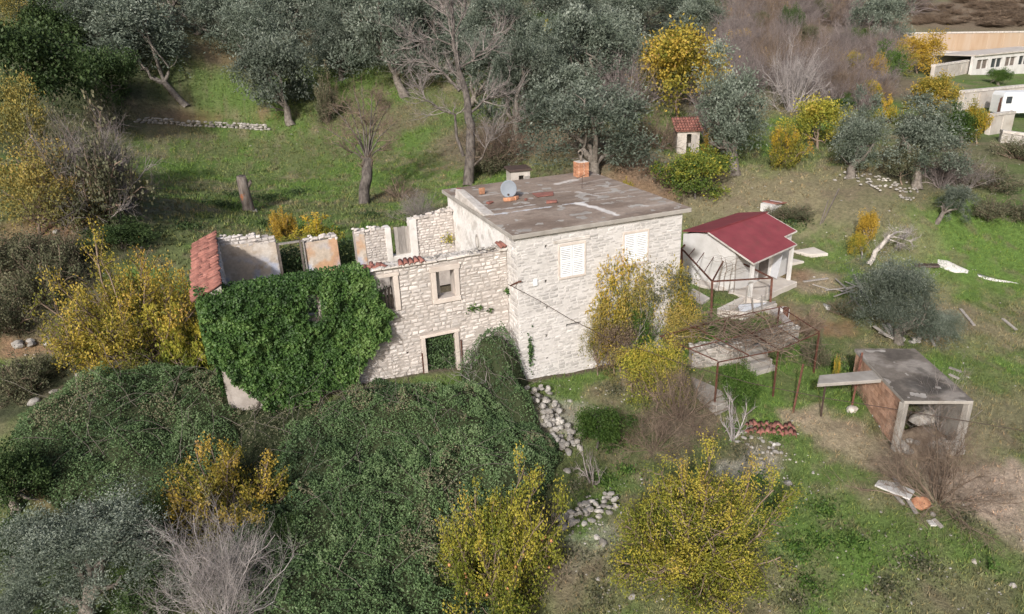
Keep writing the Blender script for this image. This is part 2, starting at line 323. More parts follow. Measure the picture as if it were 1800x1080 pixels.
# ------------------------------------------------------------------ ground
GC = {'grass': (.112,.136,.054), 'lush': (.098,.165,.038), 'dry': (.20,.175,.11), 'bare': (.29,.235,.17), 'red': (.25,.145,.095),
      'dark': (.055,.062,.035), 'brown': (.165,.13,.095), 'gravel': (.42,.39,.35), 'pinkbare': (.33,.265,.21), 'scrub': (.115,.105,.065)}
BLOBS = []      # x, y, rx, ry, colour, strength
def blob(px, py, rx, ry, c, s=.9):
    g = G(px, py); BLOBS.append((g[0], g[1], rx, ry, GC[c], s))
for a in [(1700,430,5,4,'lush',.9),(1770,400,5,4,'lush',.9),(1760,470,4,3,'lush',.8),(1780,340,4,2.5,'lush',.8),(1700,640,3,3,'lush',.35),(1440,520,2,1.2,'lush',.7),(1480,440,2.5,1.2,'lush',.6),
          (420,130,5,6,'lush',.9),(380,120,5,5,'lush',.8),(620,140,4,5,'lush',.8),(560,130,4,4,'lush',.7),(400,300,6,4,'lush',.55),(620,320,5,4,'lush',.55),(500,390,5,2.5,'lush',.5),(720,330,3,4,'lush',.6),
          (1450,880,2.5,2,'lush',.6),(1420,760,2,1.5,'lush',.5),(1600,960,2.2,1.5,'lush',.5),(1480,1000,2,1.5,'lush',.45),(1700,980,2,1.2,'lush',.5),(1000,700,1.2,.7,'lush',.7),(1080,850,1.2,.8,'lush',.6),
          (850,250,5,6,'brown',.8),(960,240,6,6,'brown',.8),(690,210,4,4,'brown',.5),(1100,300,5,5,'brown',.8),(1130,330,3,3,'red',.5),(700,345,2.5,1.5,'brown',.7),
          (1380,340,4,3,'dry',.8),(1290,330,4,3,'dry',.8),(1440,340,4,4,'dry',.7),(1560,420,3,3,'dry',.5),(1500,350,3,3,'dry',.6),(1250,380,2.5,3,'dry',.7),(1640,560,3,2,'dry',.6),(1700,590,3,2,'dry',.5),
          (1420,735,1.2,.9,'bare',.9),(1470,755,1.5,.9,'bare',.85),(1530,790,1.5,.9,'bare',.75),(1600,810,1.8,1,'bare',.8),(1680,840,2.2,1.2,'pinkbare',.95),(1770,870,2.4,1.4,'pinkbare',.95),(1790,930,1.2,1,'pinkbare',.8),
          (1640,700,2,1.5,'dry',.6),(1700,780,2.4,1.2,'dry',.8),(1760,720,2.5,1.5,'dry',.7),(1560,860,1.6,.8,'dry',.6),
          (1430,500,1.6,1.2,'bare',.8),(1390,490,1.2,.8,'red',.6),(1400,560,1.0,1.6,'red',.7),(1465,580,1.3,1.2,'red',.6),(1640,590,1.4,1,'red',.4),(1440,545,1.5,1,'dry',.6),
          (60,600,2.5,1.3,'red',.8),(130,570,1.2,.8,'red',.5),(60,560,3,1.5,'scrub',.8),(40,500,3,3,'scrub',.9),(100,450,3,2,'scrub',.9),(60,410,3,1.5,'red',.5),(110,390,2,1.2,'red',.6),(30,700,3,2,'dark',.9),(100,790,1.2,2.5,'red',.55),(180,440,3,2,'dark',.6),
          (390,95,4,2.5,'red',.7),(330,205,3,1.5,'red',.55),(470,205,2,1,'red',.5),(250,190,3,2,'brown',.8),(290,230,5,2,'brown',.4),(150,370,3,1.5,'red',.6),(60,250,5,5,'dark',.8),(120,120,8,8,'dark',.8),
          (1330,100,16,12,'brown',.9),(1460,60,16,14,'brown',.9),(1560,150,8,8,'brown',.8),(1400,180,7,5,'brown',.7),(1250,180,5,6,'brown',.8),(1700,25,22,12,'brown',.95),(1790,20,22,12,'brown',.95),(1640,300,6,5,'scrub',.7),(1740,260,5,5,'scrub',.7),
          (900,30,40,20,'scrub',.8),(400,20,30,20,'scrub',.8),(600,60,12,8,'scrub',.6),(1000,140,9,8,'scrub',.7),(1560,330,5,3,'scrub',.5),
          (980,740,1.6,1.2,'gravel',.5),(1090,690,1.8,1.0,'dry',.8),(1200,740,2.2,1.2,'brown',.9),(1130,660,1.5,1,'bare',.6),(1320,800,1.8,1,'brown',.5),(1310,820,1.2,.6,'gravel',.5),(940,930,1.5,1,'brown',.6),(1030,960,1.6,.8,'gravel',.35),
          (1050,1040,2.4,1,'dry',.6),(1000,1000,1.8,1,'brown',.6),(1250,1050,3,1.2,'brown',.5),(1600,1050,3,1,'dry',.5),(1360,1030,2,1,'dry',.4),(900,1000,1.6,1.2,'brown',.6),(1700,1060,2,1,'brown',.4)]: blob(*a)
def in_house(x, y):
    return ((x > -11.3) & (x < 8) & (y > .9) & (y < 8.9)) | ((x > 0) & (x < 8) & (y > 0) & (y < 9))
def ground_colour(x, y):
    n1 = fbm(x, y, 5, 11); n2 = fbm(x, y, 1.3, 23); n3 = fbm(x, y, .45, 31, 3)
    c = np.array(GC['grass'])[None]*np.ones((len(x), 1))
    k = sstep(.42, .62, n1*.6+n2*.4)[:, None]; c = c*(1-k)+np.array(GC['lush'])*k
    k = sstep(.52, .68, fbm(x, y, 3.2, 47)*.65+n3*.35)[:, None]*.75; c = c*(1-k)+np.array(GC['dry'])*k
    wx = x+(n2-.5)*1.6+(n3-.5)*.9; wy = y+(fbm(x, y, 1.3, 77)-.5)*1.6+(fbm(x, y, .45, 79, 3)-.5)*.9
    for bx, by, rx, ry, col, s in BLOBS:
        d = np.sqrt(((wx-bx)/rx)**2+((wy-by)/ry)**2); k = (s*(1-sstep(.55, 1.15, d)))[:, None]
        c = c*(1-k)+np.array(col)*k
    k = sstep(.60, .72, fbm(x, y, .7, 91, 3))[:, None]*.45; c = c*(1-k)+np.array(GC['brown'])*k
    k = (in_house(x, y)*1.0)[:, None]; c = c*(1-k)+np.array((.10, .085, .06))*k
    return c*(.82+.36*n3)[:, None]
def axis(lo, a, b, hi, fine, coarse):
    return np.concatenate([np.arange(lo, a, coarse), np.arange(a, b, fine), np.arange(b, hi+1, coarse)])
gx = axis(-90, -28, 36, 160, .22, 2.0); gy = axis(-60, -20, 34, 180, .22, 2.0)
XX, YY = np.meshgrid(gx, gy, indexing='xy'); ZZ = H(XX, YY)
fine = sstep(0, 2, np.minimum(np.minimum(XX+28, 36-XX), np.minimum(YY+20, 34-YY)))
ZZ = ZZ+(fbm(XX, YY, .6, 61, 3)-.5)*.09*fine
nx, ny = len(gx), len(gy); ii = (np.arange(ny-1)[:, None]*nx+np.arange(nx-1)[None]).ravel()
me = raw_mesh('ground', np.stack([XX, YY, ZZ], -1).reshape(-1, 3), np.stack([ii, ii+1, ii+nx+1, ii+nx], -1), attrs={'col': ground_colour(XX.ravel(), YY.ravel())}, smooth=True)
tag(link('ground', me, MATS['ground_soil']), kind='structure')

def in_red(x, y):
    a = (x-12.65)*.958+(y-4.6)*.287; b = (x-12.65)*.287-(y-4.6)*.958
    return (a > -.4) & (a < 6.6) & (b > -2) & (b < 3.2)
# short grass and weeds: blades over the ground sheet
def grass(name, n, box, hmin, hmax, wid, seed, maxd=80, label=None):
    r = np.random.default_rng(seed)
    x = r.uniform(box[0], box[1], n); y = r.uniform(box[2], box[3], n); px, py, k = project(x, y, H(x, y))
    c = ground_colour(x, y); green = c[:, 1]/(c[:, 0]+1e-6)
    keep = (k > 5) & (px > -60) & (px < 1860) & (py < 1160) & ~in_house(x, y) & ~in_red(x, y) & (r.random(n) < np.clip((green-.72)*3.2, .06, 1))
    x, y, c, k = x[keep], y[keep], c[keep], k[keep]; m = len(x); z = H(x, y)-.02
    B = 4; x = np.repeat(x, B)+r.normal(0, .05, m*B); y = np.repeat(y, B)+r.normal(0, .05, m*B); z = np.repeat(z, B); c = np.repeat(c, B, 0)*r.uniform(.75, 1.45, (m*B, 1))
    yel = (r.random(m*B) < .22)[:, None]; c = np.where(yel, c*np.array([1.5, 1.25, 1.1]), c)
    hgt = r.uniform(hmin, hmax, m*B)*np.repeat(.5+fbm(x[::B], y[::B], 1.1, 5), B); a = r.uniform(0, 2*np.pi, m*B); ln = r.uniform(.2, .9, m*B)*hgt; la = r.uniform(0, 2*np.pi, m*B)
    ux, uy = np.cos(a)*wid/2, np.sin(a)*wid/2
    V = np.stack([np.stack([x-ux, y-uy, z], -1), np.stack([x+ux, y+uy, z], -1), np.stack([x+np.cos(la)*ln, y+np.sin(la)*ln, z+hgt], -1)], 1).reshape(-1, 3)
    me = raw_mesh(name, V, None, np.arange(len(V)).reshape(-1, 3), attrs={'col': np.repeat(c, 3, 0)})
    return tag(link(name, me, MATS['grass_blade']), label, 'grass', kind='stuff')
grass('grass', 60000, (-14, 34, -17, 6), .06, .17, .035, 1, label='short mixed grass on the yard before and right of the houses')
grass('grass', 42000, (-22, 36, 9, 60), .10, .24, .07, 2, label='short green grass on the meadow behind the houses')

# ------------------------------------------------------------------ stones and wall builder
def stone_variant(seed):
    r = random.Random(seed); j = lambda a: r.uniform(-a, a)
    c = [(-.5, -.5), (.5, -.5), (.5, .5), (-.5, .5)]
    back = [(x, .5, z) for x, z in c]; rim = [(x*(1+j(.05))+j(.03), -.15+j(.1), z*(1+j(.06))+j(.05)) for x, z in c]
    front = [(x*(.84+j(.06))+j(.03), -.42+j(.1), z*(.74+j(.08))+j(.04)) for x, z in c]
    V = back+rim+front+[(j(.15), -.52+j(.04), j(.12))]
    Fs = []
    for i in range(4):
        k = (i+1) % 4; Fs += [(i, k, 4+k, 4+i), (4+i, 4+k, 8+k, 8+i), (8+i, 8+k, 12)]
    return V, Fs
SV = [stone_variant(i) for i in range(14)]
_sm = {}
def stone_mesh(i, m):
    if (i, m) not in _sm:
        me = bpy.data.meshes.new('stone'); me.from_pydata(SV[i][0], [], SV[i][1]); me.materials.append(MATS[m]); me.update(); _sm[(i, m)] = me
    return _sm[(i, m)]
class Wall:
    """vertical wall face: origin o (xy), direction e along it; outward is e turned clockwise"""
    def __init__(s, o, e):
        s.o = np.array([o[0], o[1], 0.0]); e = np.array([e[0], e[1], 0.0]); s.e = e/np.linalg.norm(e); s.n = np.array([s.e[1], -s.e[0], 0.0]); s.rz = math.atan2(s.e[1], s.e[0])
    def pt(s, a, z, out=0.0): return s.o+s.e*a+s.n*out+np.array([0, 0, z])
    def core(s, name, sb, zb, solid, thick, m, parent):
        """solid(s_mid, z_mid) tells which cells are wall"""
        sb = sorted(set(np.round(sb, 4))); zb = sorted(set(np.round(zb, 4))); A = np.zeros((len(sb)+1, len(zb)+1), bool)
        for i in range(len(sb)-1):
            for j in range(len(zb)-1): A[i+1, j+1] = solid((sb[i]+sb[i+1])/2, (zb[j]+zb[j+1])/2)
        mb = MB(); P = s.pt
        for i in range(1, len(sb)):
            for j in range(1, len(zb)):
                if not A[i, j]: continue
                a, b, c, d = sb[i-1], sb[i], zb[j-1], zb[j]
                mb.add([P(a, c), P(b, c), P(b, d), P(a, d)], [(0,1,2,3)]); mb.add([P(a, c, -thick), P(b, c, -thick), P(b, d, -thick), P(a, d, -thick)], [(3,2,1,0)])
                if not A[i-1, j]: mb.add([P(a, c), P(a, d), P(a, d, -thick), P(a, c, -thick)], [(0,1,2,3)])
                if not A[i+1, j]: mb.add([P(b, c), P(b, c, -thick), P(b, d, -thick), P(b, d)], [(0,1,2,3)])
                if not A[i, j+1]: mb.add([P(a, d), P(b, d), P(b, d, -thick), P(a, d, -thick)], [(0,1,2,3)])
                if not A[i, j-1]: mb.add([P(a, c), P(a, c, -thick), P(b, c, -thick), P(b, c)], [(0,1,2,3)])
        return mb.build(name, MATS[m], parent)
    def courses(s, s0, s1, z0, top, rows, widths, joint, openings=(), skip=None, seed=0, slope=0):
        r = random.Random(seed); out = []; z = z0
        ztop = max(top(s0+(s1-s0)*i/20) for i in range(21))
        while z < ztop-.04:
            h = r.uniform(*rows); spans = [(s0, s1)]
            for (a, b, c, d) in openings:
                if z+h*.55 > c and z+h*.45 < d:
                    ns = []
                    for p, q in spans:
                        if b <= p or a >= q: ns.append((p, q))
                        else:
                            if a-p > .06: ns.append((p, a))
                            if q-b > .06: ns.append((b, q))
                    spans = ns
            for p, q in spans:
                x = p-(r.uniform(0, .15) if p == s0 else 0)
                while x < q-.05:
                    wd = r.uniform(*widths)*(1.25 if r.random() < .18 else 1); 
                    if q-(x+wd) < widths[0]*.6: wd = q-x
                    a, b = max(x, p), x+wd; zz = z+r.uniform(-.012, .012)
                    if zz+h*.6 < top((a+b)/2) and not (skip and skip((a+b)/2, zz+h/2)):
                        if h > .165 and r.random() < .12:
                            out.append(((a+b)/2, zz+h*.25, b-a-joint, h/2-joint)); out.append(((a+b)/2, zz+h*.75, b-a-joint, h/2-joint))
                        else: out.append(((a+b)/2, zz+h/2, b-a-joint, h-joint))
                    x += wd
            z += h
        return out
    def lay(s, st, m, parent, limit=300, proud=.03, dep=.16, seed=0, partname='stone', rest='stonework', tilt=.02, show=None):
        """the largest become parts of their own, the rest one joined part"""
        r = random.Random(seed); key = (lambda t: -(t[2]*t[3])) if show is None else (lambda t: (not show(t), -(t[2]*t[3])))
        st = sorted(st, key=key); Vr, Fr = [], []
        for k, (a, z, wd, h) in enumerate(st):
            v = r.randrange(len(SV)); p = s.pt(a, z, proud+r.uniform(-.012, .016)-dep*.5); fl = r.choice((1, -1))
            ti = r.uniform(-tilt, tilt)
            if k < limit:
                link(partname, stone_mesh(v, m), parent=parent, loc=p, rot=(0, ti+(math.pi if fl < 0 else 0), s.rz), scale=(wd, dep, h))
            else:
                V = np.array(SV[v][0])*[wd, dep, h]; ca, sa = math.cos(s.rz), math.sin(s.rz)
                V = np.stack([V[:, 0]*ca-V[:, 1]*sa, V[:, 0]*sa+V[:, 1]*ca, V[:, 2]], -1)+p
                n = len(Vr); Vr += [tuple(q) for q in V]; Fr += [tuple(i+n for i in f) for f in SV[v][1]]
        if Vr:
            me = bpy.data.meshes.new(rest); me.from_pydata(Vr, [], Fr); me.update(); tag(link(rest, me, MATS[m], parent), kind='stuff')

def rock_variant(seed, sub=1, flat=.7):
    import bmesh
    r = random.Random(seed); bm = bmesh.new(); bmesh.ops.create_icosphere(bm, subdivisions=sub, radius=.5)
    ax = [Vector((r.uniform(-1, 1), r.uniform(-1, 1), r.uniform(-.6, 1))).normalized() for _ in range(6)]
    for v in bm.verts:
        c = v.co.copy()
        for a in ax:                       # chop flat facets
            d = c.dot(a)
            if d > .34: c -= a*(d-.34)*.85
        v.co = c*r.uniform(.94, 1.08); v.co.z *= flat
    me = bpy.data.meshes.new('rock'); bm.to_mesh(me); bm.free(); return me
ROCKS = [rock_variant(i, 2 if i < 4 else 1) for i in range(10)]
for me in ROCKS: me.materials.append(MATS['limestone'])
def rock_arrays(i):
    me = ROCKS[i]; V = np.empty(len(me.vertices)*3, np.float32); me.vertices.foreach_get('co', V); T = np.array([tuple(p.vertices) for p in me.polygons]); return V.reshape(-1, 3), T
RA = [rock_arrays(i) for i in range(10)]
def rotz(a):
    c, s = math.cos(a), math.sin(a); return np.array([[c, -s, 0], [s, c, 0], [0, 0, 1]])
def rubble_stuff(name, label, pos, size, seed, parent=None, m='limestone'):
    r = np.random.default_rng(seed); Vs, Ts, off = [], [], 0
    for p in pos:
        V, T = RA[r.integers(4, 10)]; sc_ = size*r.uniform(.5, 1.5)*np.array([1, r.uniform(.6, 1), r.uniform(.5, .9)])
        V = (V*sc_) @ rotz(r.uniform(0, 6.3)).T+p; Vs.append(V); Ts.append(T+off); off += len(V)
    me = raw_mesh(name, np.vstack(Vs), None, np.vstack(Ts)); o = link(name, me, MATS[m], parent)
    return tag(o, label, None if parent else 'rubble', kind='stuff')

# ------------------------------------------------------------------ painted grid plates (weathered flat surfaces)
def plate(name, corners, nu, nv, colour, m, parent=None, rough=0, **k):
    """grid over four corner points; colour(u, v) gives surface colour in plate metres"""
    a, b, c, d = [np.array(q, float) for q in corners]; u, v = np.meshgrid(np.linspace(0, 1, nu+1), np.linspace(0, 1, nv+1), indexing='xy'); u = u.ravel()[:, None]; v = v.ravel()[:, None]
    V = a*(1-u)*(1-v)+b*u*(1-v)+c*u*v+d*(1-u)*v
    lu, lv = np.linalg.norm(b-a), np.linalg.norm(d-a); nrm = np.cross(b-a, d-a); nrm /= np.linalg.norm(nrm)
    if rough: V = V+nrm*((fbm(u[:, 0]*lu, v[:, 0]*lv, .5, 3)-.5)*rough)[:, None]
    i = (np.arange(nv)[:, None]*(nu+1)+np.arange(nu)[None]).ravel()
    return link(name, raw_mesh(name, V, np.stack([i, i+1, i+nu+2, i+nu+1], -1), attrs={'col': colour(u[:, 0]*lu, v[:, 0]*lv)}, smooth=True), MATS[m], parent, **k)
def seg_dist(x, y, pts):
    d = np.full(len(x), 9.0)
    for (ax, ay), (bx, by) in zip(pts[:-1], pts[1:]):
        t = np.clip(((x-ax)*(bx-ax)+(y-ay)*(by-ay))/((bx-ax)**2+(by-ay)**2+1e-9), 0, 1); d = np.minimum(d, np.hypot(x-ax-t*(bx-ax), y-ay-t*(by-ay)))
    return d
def blend(c, k, col): return c*(1-k[:, None])+np.array(col)*k[:, None]

# ================================================================== the square stone house
random.seed(4)
house = thing('stone_house', 'tall square white stone house with flat grey roof and two shuttered windows', 'house', (0, 0, 0))
WX0, WX1, WY0, WY1, WZ = .12, 7.65, .15, 8.72, 6.3
front = Wall((WX0, WY0), (1, 0)); leftw = Wall((WX0, WY1), (0, -1)); rightw = Wall((WX1, WY0), (0, 1)); backw = Wall((WX1, WY1), (-1, 0))
LF = WX1-WX0; LS = WY1-WY0
WIN = [(1.96-WX0, 3.04-WX0, 4.42, 5.70), (4.88-WX0, 5.97-WX0, 4.48, 5.76)]
HOLES = [(x-WX0-.055, x-WX0+.055, z-.07, z+.07) for x, z in ((1.38, 5.79), (1.35, 4.36), (1.38, 3.24), (1.33, 1.99), (1.34, .95), (5.2, 3.6))] + [(2.21-WX0, 2.92-WX0, 2.22, 2.33)]
OP = WIN+HOLES
def solid_front(a, z): return not any(p < a < q and c < z < d for p, q, c, d in OP)
sb = [0, LF]+[v for o in OP for v in o[:2]]; zb = [-1.0, WZ]+[v for o in OP for v in o[2:]]
front.core('front_wall', sb, zb, solid_front, .5, 'tower_mortar', house)
leftw.core('side_wall', [0, LS-.502], [-1, WZ], lambda a, z: True, .5, 'lime_plaster', house)
rightw.core('side_wall', [.502, LS], [-1, WZ], lambda a, z: True, .5, 'tower_mortar', house)
backw.core('back_wall', [.502, LF-.502], [-1, WZ], lambda a, z: True, .5, 'tower_mortar', house)
st = front.courses(0, LF, -.6, lambda a: WZ, (.10, .17), (.17, .42), .013, [(p-.07, q+.07, c-.1, d+.12) for p, q, c, d in WIN]+HOLES, seed=5)
front.lay(st, 'tower_stone', house, 300, .011, .1, 1, tilt=.012, show=lambda t: t[1] > 3 or t[0] < 4.2)
st = leftw.courses(LS-1.05, LS, -.4, lambda a: 6.25, (.14, .24), (.25, .5), .014, seed=8)
leftw.lay(st, 'tower_stone', house, 0, .02, .1, 2, tilt=.012, rest='side_stonework')
# lumpy lime render on the flank that rises above the ruined wing
def plas(u, v):
    c = np.array([.76, .74, .715])[None]*np.ones((len(u), 1)); c = blend(c, sstep(.5, .68, fbm(u, v, 1.1, 3))*.5, (.60, .57, .53)); c = blend(c, sstep(.55, .70, fbm(u, v, .4, 9))*.6, (.42, .39, .35))
    return blend(c, (1-sstep(.1, .5, v))*.4, (.5, .46, .4))
plate('render_coat', [(WX0-.015, 8.70, 2.6), (WX0-.015, 1.25, 2.6), (WX0-.015, 1.25, 6.29), (WX0-.015, 8.70, 6.29)], 110, 60, plas, 'painted_surface', house, rough=.06)
mb = MB(); V = []       # niche hood shape: small blind oval opening in the flank
for i in range(12):
    t = i*math.pi/6; V.append((WX0-.06, 4.55+.13*math.cos(t), 5.02+.26*math.sin(t)))
Vi = [(WX0+.18, p[1], p[2]) for p in V]
mb.add(V+Vi, [(i, (i+1) % 12, 12+(i+1) % 12, 12+i) for i in range(12)]+[tuple(range(12, 24))]); 
ring = [(WX0-.06, 4.55+.2*math.cos(i*math.pi/6), 5.02+.34*math.sin(i*math.pi/6)) for i in range(12)]
mb.add(V+ring, [(i, (i+1) % 12, 12+(i+1) % 12, 12+i) for i in range(12)])
mb.add(ring+[(WX0+.0, p[1], p[2]) for p in ring], [(i, (i+1) % 12, 12+(i+1) % 12, 12+i) for i in range(12)])
tag(mb.build('niche', MATS['concrete'], house), 'small oval niche in the rendered flank')
# flat roof
def roofcol(u, v):
    c = np.array([.27, .215, .175])[None]*np.ones((len(u), 1)); n = fbm(u, v*1.6, 1.8, 5); n2 = fbm(u*.5, v*2.2, .8, 15); n3 = fbm(u, v, .25, 25, 3)
    c = blend(c, sstep(.45, .65, n)*.6, (.36, .30, .255)); c = blend(c, sstep(.45, .66, fbm(u*.6, v, 1.1, 41))*.7, (.165, .125, .10)); c = blend(c, sstep(.5, .75, fbm(u*.4, v*2, .35, 43))*.35, (.235, .19, .16))
    right = sstep(3.5, 6.5, u)
    c = blend(c, sstep(.5, .8, fbm(u*.35, v*2.2, .45, 45))*(.04+.34*right), (.50, .47, .44))
    w = (n3-.5)*.28+(fbm(u, v, .6, 47)-.5)*.22
    for pts, wd, col, k in (([(.4, 3.2), (4.6, 3.15)], .07, (.62, .65, .70), .85), ([(.8, 3.9), (3.0, 3.85)], .06, (.62, .62, .62), .6), ([(4.35, 3.1), (4.7, 1.9), (4.85, .6)], .2, (.74, .72, .70), .95),
                            ([(4.6, 3.2), (7.6, 2.9)], .05, (.58, .56, .53), .6), ([(4.2, 5.4), (7.6, 5.0)], .05, (.55, .53, .5), .5), ([(1.0, 6.6), (2.2, 6.7)], .09, (.55, .54, .52), .5), ([(5.2, 7.0), (6.4, 7.4)], .22, (.66, .63, .6), .7),
                            ([(5.3, 5.0), (5.9, 3.6)], .12, (.64, .62, .6), .6), ([(6.2, 1.6), (6.7, 1.2)], .12, (.66, .64, .62), .7), ([(2.6, 6.0), (4.0, 6.1)], .06, (.6, .6, .6), .5), ([(5.0, 4.4), (6.6, 4.2)], .10, (.6, .57, .54), .5)):
        c = blend(c, k*(1-sstep(wd*.4, wd, seg_dist(u, v, pts)+w)), col)
    c = blend(c, (1-sstep(.0, 1.5, seg_dist(u, v, [(1.5, 1.2), (4.0, 1.3)])+w*2))*.35, (.22, .17, .14))
    return c*(.85+.3*n3)[:, None]
R0, R1, S0, S1 = -.08, 8.0, 0.0, 8.92
rs = MB().box(R0, R1, S0, S1, 6.31, 6.495).build('roof_slab', MATS['concrete'], house, bevel=.02)
plate('roof_screed', [(R0+.01, S0+.01, 6.5), (R1-.01, S0+.01, 6.5), (R1-.01, S1-.01, 6.5), (R0+.01, S1-.01, 6.5)], 130, 140, roofcol, 'painted_surface', rs, rough=.03)
mb = MB(); # broken parapet wedge on the left roof edge
mb.hexa([(-.09, 3.1, 6.505), (.5, 3.2, 6.505), (.62, 6.7, 6.505), (-.09, 6.9, 6.505)], [(-.06, 3.1, 6.56), (.10, 3.2, 6.56), (.3, 6.6, 6.92), (-.04, 6.8, 6.95)])
tag(mb.build('parapet', MATS['coping_stone'], house, bevel=.03), 'broken plaster parapet along the left roof edge')
# shuttered windows
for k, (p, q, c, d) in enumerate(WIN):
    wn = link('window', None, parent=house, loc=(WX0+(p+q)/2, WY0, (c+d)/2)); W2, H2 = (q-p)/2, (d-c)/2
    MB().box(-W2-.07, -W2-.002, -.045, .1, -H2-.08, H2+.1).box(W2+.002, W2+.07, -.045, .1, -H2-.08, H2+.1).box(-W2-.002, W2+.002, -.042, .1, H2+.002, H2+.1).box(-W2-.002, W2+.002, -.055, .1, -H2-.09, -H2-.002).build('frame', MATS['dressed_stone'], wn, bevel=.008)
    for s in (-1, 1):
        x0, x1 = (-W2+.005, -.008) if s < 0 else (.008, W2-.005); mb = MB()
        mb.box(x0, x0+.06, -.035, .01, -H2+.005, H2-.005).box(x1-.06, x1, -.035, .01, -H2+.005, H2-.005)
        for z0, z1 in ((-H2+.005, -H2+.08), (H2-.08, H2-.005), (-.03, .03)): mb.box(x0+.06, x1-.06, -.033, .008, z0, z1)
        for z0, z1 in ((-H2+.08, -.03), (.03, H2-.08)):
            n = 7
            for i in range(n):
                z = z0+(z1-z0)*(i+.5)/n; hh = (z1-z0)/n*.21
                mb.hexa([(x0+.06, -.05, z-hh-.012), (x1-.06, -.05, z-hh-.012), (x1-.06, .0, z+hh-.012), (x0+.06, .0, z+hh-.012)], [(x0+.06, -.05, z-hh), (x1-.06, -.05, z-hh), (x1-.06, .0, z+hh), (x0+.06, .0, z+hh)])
        sh_ = mb.build('shutter', MATS['white_paint'], wn); MB().box(x0+.06, x1-.06, .03, .04, -H2+.08, H2-.08).build('shutter_gap_shade', MATS['dark_wood'], wn)  # dark sheet added behind the slats, its colour stands in for shade in the gaps
tag(MB().box(1.96-.25, 3.3, WY0-.035, WY0+.05, 5.86, 5.98, .01).build('lintel', MATS['coping_stone'], house, bevel=.01), 'long grey stone lintel over the left shuttered window')
MB().box(.78, .95, WY0-.08, WY0, 4.28, 4.54).build('meter_box', MATS['white_paint'], house, bevel=.01)
# chimney with cowl
ch = link('chimney', None, parent=house, loc=(7.0, 7.95, 6.5))
bm_ = MB().box(-.12, .12, -.05, .05, -.035, .035); bme = bpy.data.meshes.new('brick'); bme.from_pydata(bm_.v, [], bm_.f); bme.materials.append(MATS['brick'])
MB().box(-.27, .27, -.27, .27, 0, .76).build('chimney_core', MATS['pale_concrete'], ch)
for r_ in range(9):
    for f in range(4):
        for c_ in range(2):
            a = f*math.pi/2; off = -.14+c_*.28+(.0 if r_ % 2 else .02); z = .045+r_*.082
            x, y = off, -.255; link('brick', bme, parent=ch, loc=(x*math.cos(a)-y*math.sin(a), x*math.sin(a)+y*math.cos(a), z), rot=a)
mb = MB().tube([(0, 0, .7), (0, 0, 1.05)], .07, 8); arc = [(0.02, 0, 1.05), (.1, 0, 1.14), (.06, 0, 1.26), (-.04, 0, 1.32), (-.14, 0, 1.26), (-.17, 0, 1.16)]
mb.tube(arc, [.05, .06, .06, .055, .045, .03], 6); mb.build('cowl', MATS['bark_olive'], ch, smooth=True)
# things on the roof
def lathe(prof, n=20):
    V, Fs = [], []
    for r, z in prof: V += [(r*math.cos(2*math.pi*i/n), r*math.sin(2*math.pi*i/n), z) for i in range(n)]
    for k in range(len(prof)-1): Fs += [(k*n+i, k*n+(i+1) % n, (k+1)*n+(i+1) % n, (k+1)*n+i) for i in range(n)]
    return V, Fs
ds = thing('satellite_dish', 'round grey satellite dish standing on the flat roof', 'satellite dish', (2.02, 5.42, 6.5))
V, Fs = lathe([(.001, 0), (.12, .008), (.22, .028), (.30, .056), (.35, .08), (.352, .086), (.30, .064), (.22, .036), (.12, .016), (.001, .008)], 24)
dd = link('dish', None); bpy.data.objects.remove(dd)
me = bpy.data.meshes.new('reflector'); me.from_pydata(V, [], Fs); me.polygons.foreach_set('use_smooth', [True]*len(Fs)); me.update()
dn = Vector((-.42, -.85, .18)).to_track_quat('Z', 'Y').to_euler()
link('reflector', me, MATS['dish_grey'], ds, loc=(0, 0, .46), rot=dn, scale=(1.05, 1.12, 1))
MB().tube([(.04, .1, 0), (.04, .1, .5), (.0, .02, .5)], .022, 6).build('mast', MATS['dark_iron'], ds)
MB().tube([(-.05, -.08, .14), (-.2, -.42, .3)], .012, 5).box(-.24, -.16, -.47, -.39, .27, .34).build('feed_arm', MATS['dark_iron'], ds)
for i, (x, y, l) in enumerate([(1.72, 5.05, 'left'), (1.95, 5.02, 'middle'), (2.22, 5.1, 'right')]):
    o = MB().box(-.12, .12, -.08, .08, 0, .16, .015).build('brick_block', MATS['brick'], bevel=.015, loc=(x, y, 6.515), rot=.3*i)
    tag(o, ['pale brick block at the left of the dish foot', 'brick block in the middle below the satellite dish', 'red round-edged brick at the right of the dish foot'][i], 'brick', 'bricks weighing down the dish')
tag(MB().box(-.13, .13, -.07, .07, 0, .28, .01).build('hollow_brick_block', MATS['brick'], bevel=.015, loc=(1.28, 6.95, 6.515), rot=.2), 'upright red brick standing alone near the back roof edge', 'brick')
tag(MB().slab([(3.2, 4.9), (3.98, 4.88), (4.25, 5.48), (3.27, 5.68)], 6.53, 6.56).build('red_sheet', MATS['roof_tile']), 'flat red square panel lying on the grey roof', 'panel')
tag(MB().box(-.24, .24, -.12, .12, 0, .09, .02).build('broken_tile', MATS['roof_tile'], bevel=.02, loc=(3.35, 3.75, 6.515), rot=-.35), 'red broken tile on the roof right of the dish', 'roof tile')
tag(MB().box(-.17, .17, -.09, .09, 0, .09, .02).build('broken_tile', MATS['roof_tile'], bevel=.02, loc=(.95, 5.05, 6.515), rot=.5), 'orange broken tile between the parapet and the dish', 'roof tile')
tag(MB().box(-.06, .06, -.06, .06, 0, .07, .02).build('broken_tile', MATS['roof_tile'], bevel=.01, loc=(2.55, 4.75, 6.515), rot=.1), 'tiny red tile fragment right of the dish bricks', 'roof tile')
